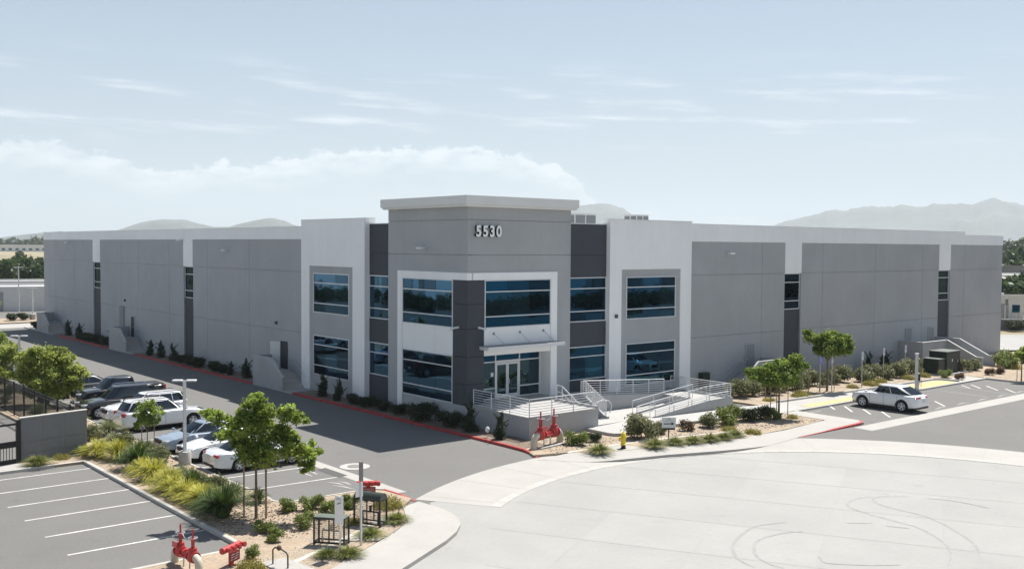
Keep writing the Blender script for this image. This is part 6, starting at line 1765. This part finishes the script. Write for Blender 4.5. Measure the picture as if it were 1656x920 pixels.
# right edge
q = gp(1640, 533)
rv = Vector((math.sin(YAW), -math.cos(YAW), 0))
t = thing('retaining_wall', 'low grey wall across the road at the right edge', 'wall', (q.x, q.y, 0))
w0 = q-rv*22; w1 = q+rv*30
part('wall', WB, t, lambda b: b.extr([(w0.x, w0.y, -.1), (w1.x, w1.y, -.1), (w1.x, w1.y, 1.35), (w0.x, w0.y, 1.35)], (.25, .3, 0)))
part('wall_cap', KERBM, t, lambda b: b.extr([(w0.x-.03, w0.y-.03, 1.352), (w1.x-.03, w1.y-.03, 1.352), (w1.x-.03, w1.y-.03, 1.41), (w0.x-.03, w0.y-.03, 1.41)], (.31, .37, 0)))
fence('picket_fence', 'pale picket fence on the low wall at the right edge', [(w0.x+.15, w0.y+.15), (w1.x+.15, w1.y+.15)], .9, sp_=.5, zb=1.41, m=mat('pale_fence_paint', (.42, .40, .36), .7))
for i in range(7):
    p = q+rv*(-9+4.2*i)-Vector((math.cos(YAW), math.sin(YAW), 0))*1.6
    put((P_DARK, P_ROUND)[i % 2], p.x, p.y, -.05, 1.5, '%s shrub from the building along the low wall at the right edge' % ORD[i], 'shrub', 'shrubs along the low wall at the right edge')
struct(sheet('far_street', [tuple((gp(1600, 566)-rv*30))[:2], tuple((gp(1640, 566)+rv*40))[:2], tuple((gp(1640, 541)+rv*40))[:2], tuple((gp(1600, 541)-rv*30))[:2]], .012, CONC), 'pale street past the right end of the building')
q = gp(1634, 514); simple_building('far_building', 'small white building with dark openings at the right edge', q.x, q.y+4, R(-40), 9, 7, 3.4, PW, PR, doors=((-1, 2, 0, 2.4),), wins=((2.6, 3.8, 1, 2.2),))
for j, (x, y, w, d, h, lab) in enumerate(((1640, 492, 26, 14, 5.0, 'long pale roofed shed at the right edge'), (1652, 478, 40, 20, 6.0, 'second pale roofed shed behind the first at the right edge'), (1638, 462, 60, 30, 7.5, 'third far shed beyond the others at the right edge'))):
    q = gp(x, y); simple_building('far_shed', lab, q.x, q.y, R(-40), w, d, h*.8, PW if j % 2 else WB, PR)
for j, (x, d, s) in enumerate(((1630, 190, 1.0), (1650, 196, 1.05), (1664, 205, 1.1), (1642, 330, 1.4), (1628, 420, 1.8), (1652, 440, 1.9), (1640, 760, 3.0), (1660, 800, 3.2), (1626, 860, 2.8))):
    p = dpos(x, d); put(PG[j % 3], p.x, p.y, -.1, s, '%s tree outward from the building at the right edge of the photo' % ORD[j], 'tree', 'trees beyond the right end of the building')
# sign on a post at the right edge
q = gp(1625, 520); t = thing('road_sign', 'small dark sign on a post right of the building end', 'sign', (q.x, q.y, 0))
part('post', STEEL, t, lambda b: b.cyl((q.x, q.y, 0), (q.x, q.y, 3.6), .06, n=8)); part('board', mat('dark_sign_back', (.12, .12, .12), .6), t, lambda b: b.box(q.x-.1, q.x+.9, q.y-.05, q.y+.0, 2.5, 3.4))

# warehouses across the street, outside the frame, mirrored in the glazing
def panelled(label, x0, x1, y0, y1, h, face):
    t = thing('opposite_warehouse', label, 'building', ((x0+x1)/2, (y0+y1)/2, 0))
    part('wall_core', REVEAL, t, lambda b: b.box(x0, x1, y0, y1, 0, h-.2))
    n = int(((y1-y0) if face == 'X' else (x1-x0))/9)
    for i in range(n):
        if face == 'X':
            a = y0+(y1-y0)*i/n; c_ = y0+(y1-y0)*(i+1)/n
            part('wall_panel', (WHITE, PW)[i % 2], t, lambda b: b.box(x1+.002, x1+.25, a+.12, c_-.12, 0, h))
        else:
            a = x0+(x1-x0)*i/n; c_ = x0+(x1-x0)*(i+1)/n
            part('wall_panel', (WHITE, PW)[i % 2], t, lambda b: b.box(a+.12, c_-.12, y1+.002, y1+.25, 0, h))
panelled('pale warehouse across the parking lot mirrored in the left windows', -75, -32, 70, 250, 11, 'X')
panelled('pale warehouse across the turning circle mirrored in the right windows', 62, 230, -75, -34, 11, 'Y')

# the wooded belt across the street and behind the camera: mirrored in the glazing
bl = []
g = random.Random(9)
for i in range(110):
    x = -27+g.uniform(-2, 2); y = 68+184*i/110
    bl.append((x, y, g.uniform(1.0, 1.5), g.uniform(1.3, 1.7)))
for i in range(110):
    x = 60+172*i/110; y = -30+g.uniform(-1.5, 1.5)
    bl.append((x, y, g.uniform(1.0, 1.5), g.uniform(1.3, 1.7)))
me = leaf_mesh('tree_belt', bl, 42000, .34, LF_GROVE, 77)
o = bpy.data.objects.new('tree_belt', me); COL.objects.link(o); o['kind'] = 'stuff'; o['label'] = 'dark belt of trees across the street mirrored in the windows'

# ================================================================ HAZE
hm = bpy.data.materials.new('haze_air'); hm.use_nodes = True
nt = hm.node_tree; nt.nodes.clear()
ho = nt.nodes.new('ShaderNodeOutputMaterial'); pv = nt.nodes.new('ShaderNodeVolumePrincipled')
pv.inputs['Color'].default_value = (.70, .79, .88, 1)
pv.inputs['Density'].default_value = 1.0e-4
pv.inputs['Anisotropy'].default_value = .1
nt.links.new(pv.outputs[0], ho.inputs['Volume'])
b = MB(); b.box(-16000, 16000, -16000, 16000, -1.2, 760)
hz_ = b.build('haze', hm); hz_['kind'] = 'stuff'; hz_['label'] = 'pale summer haze in the air'

dup = {k: v for k, v in LABELS.items() if len(v) > 1}
if dup: print('DUPLICATE LABELS', {k: len(v) for k, v in dup.items()})
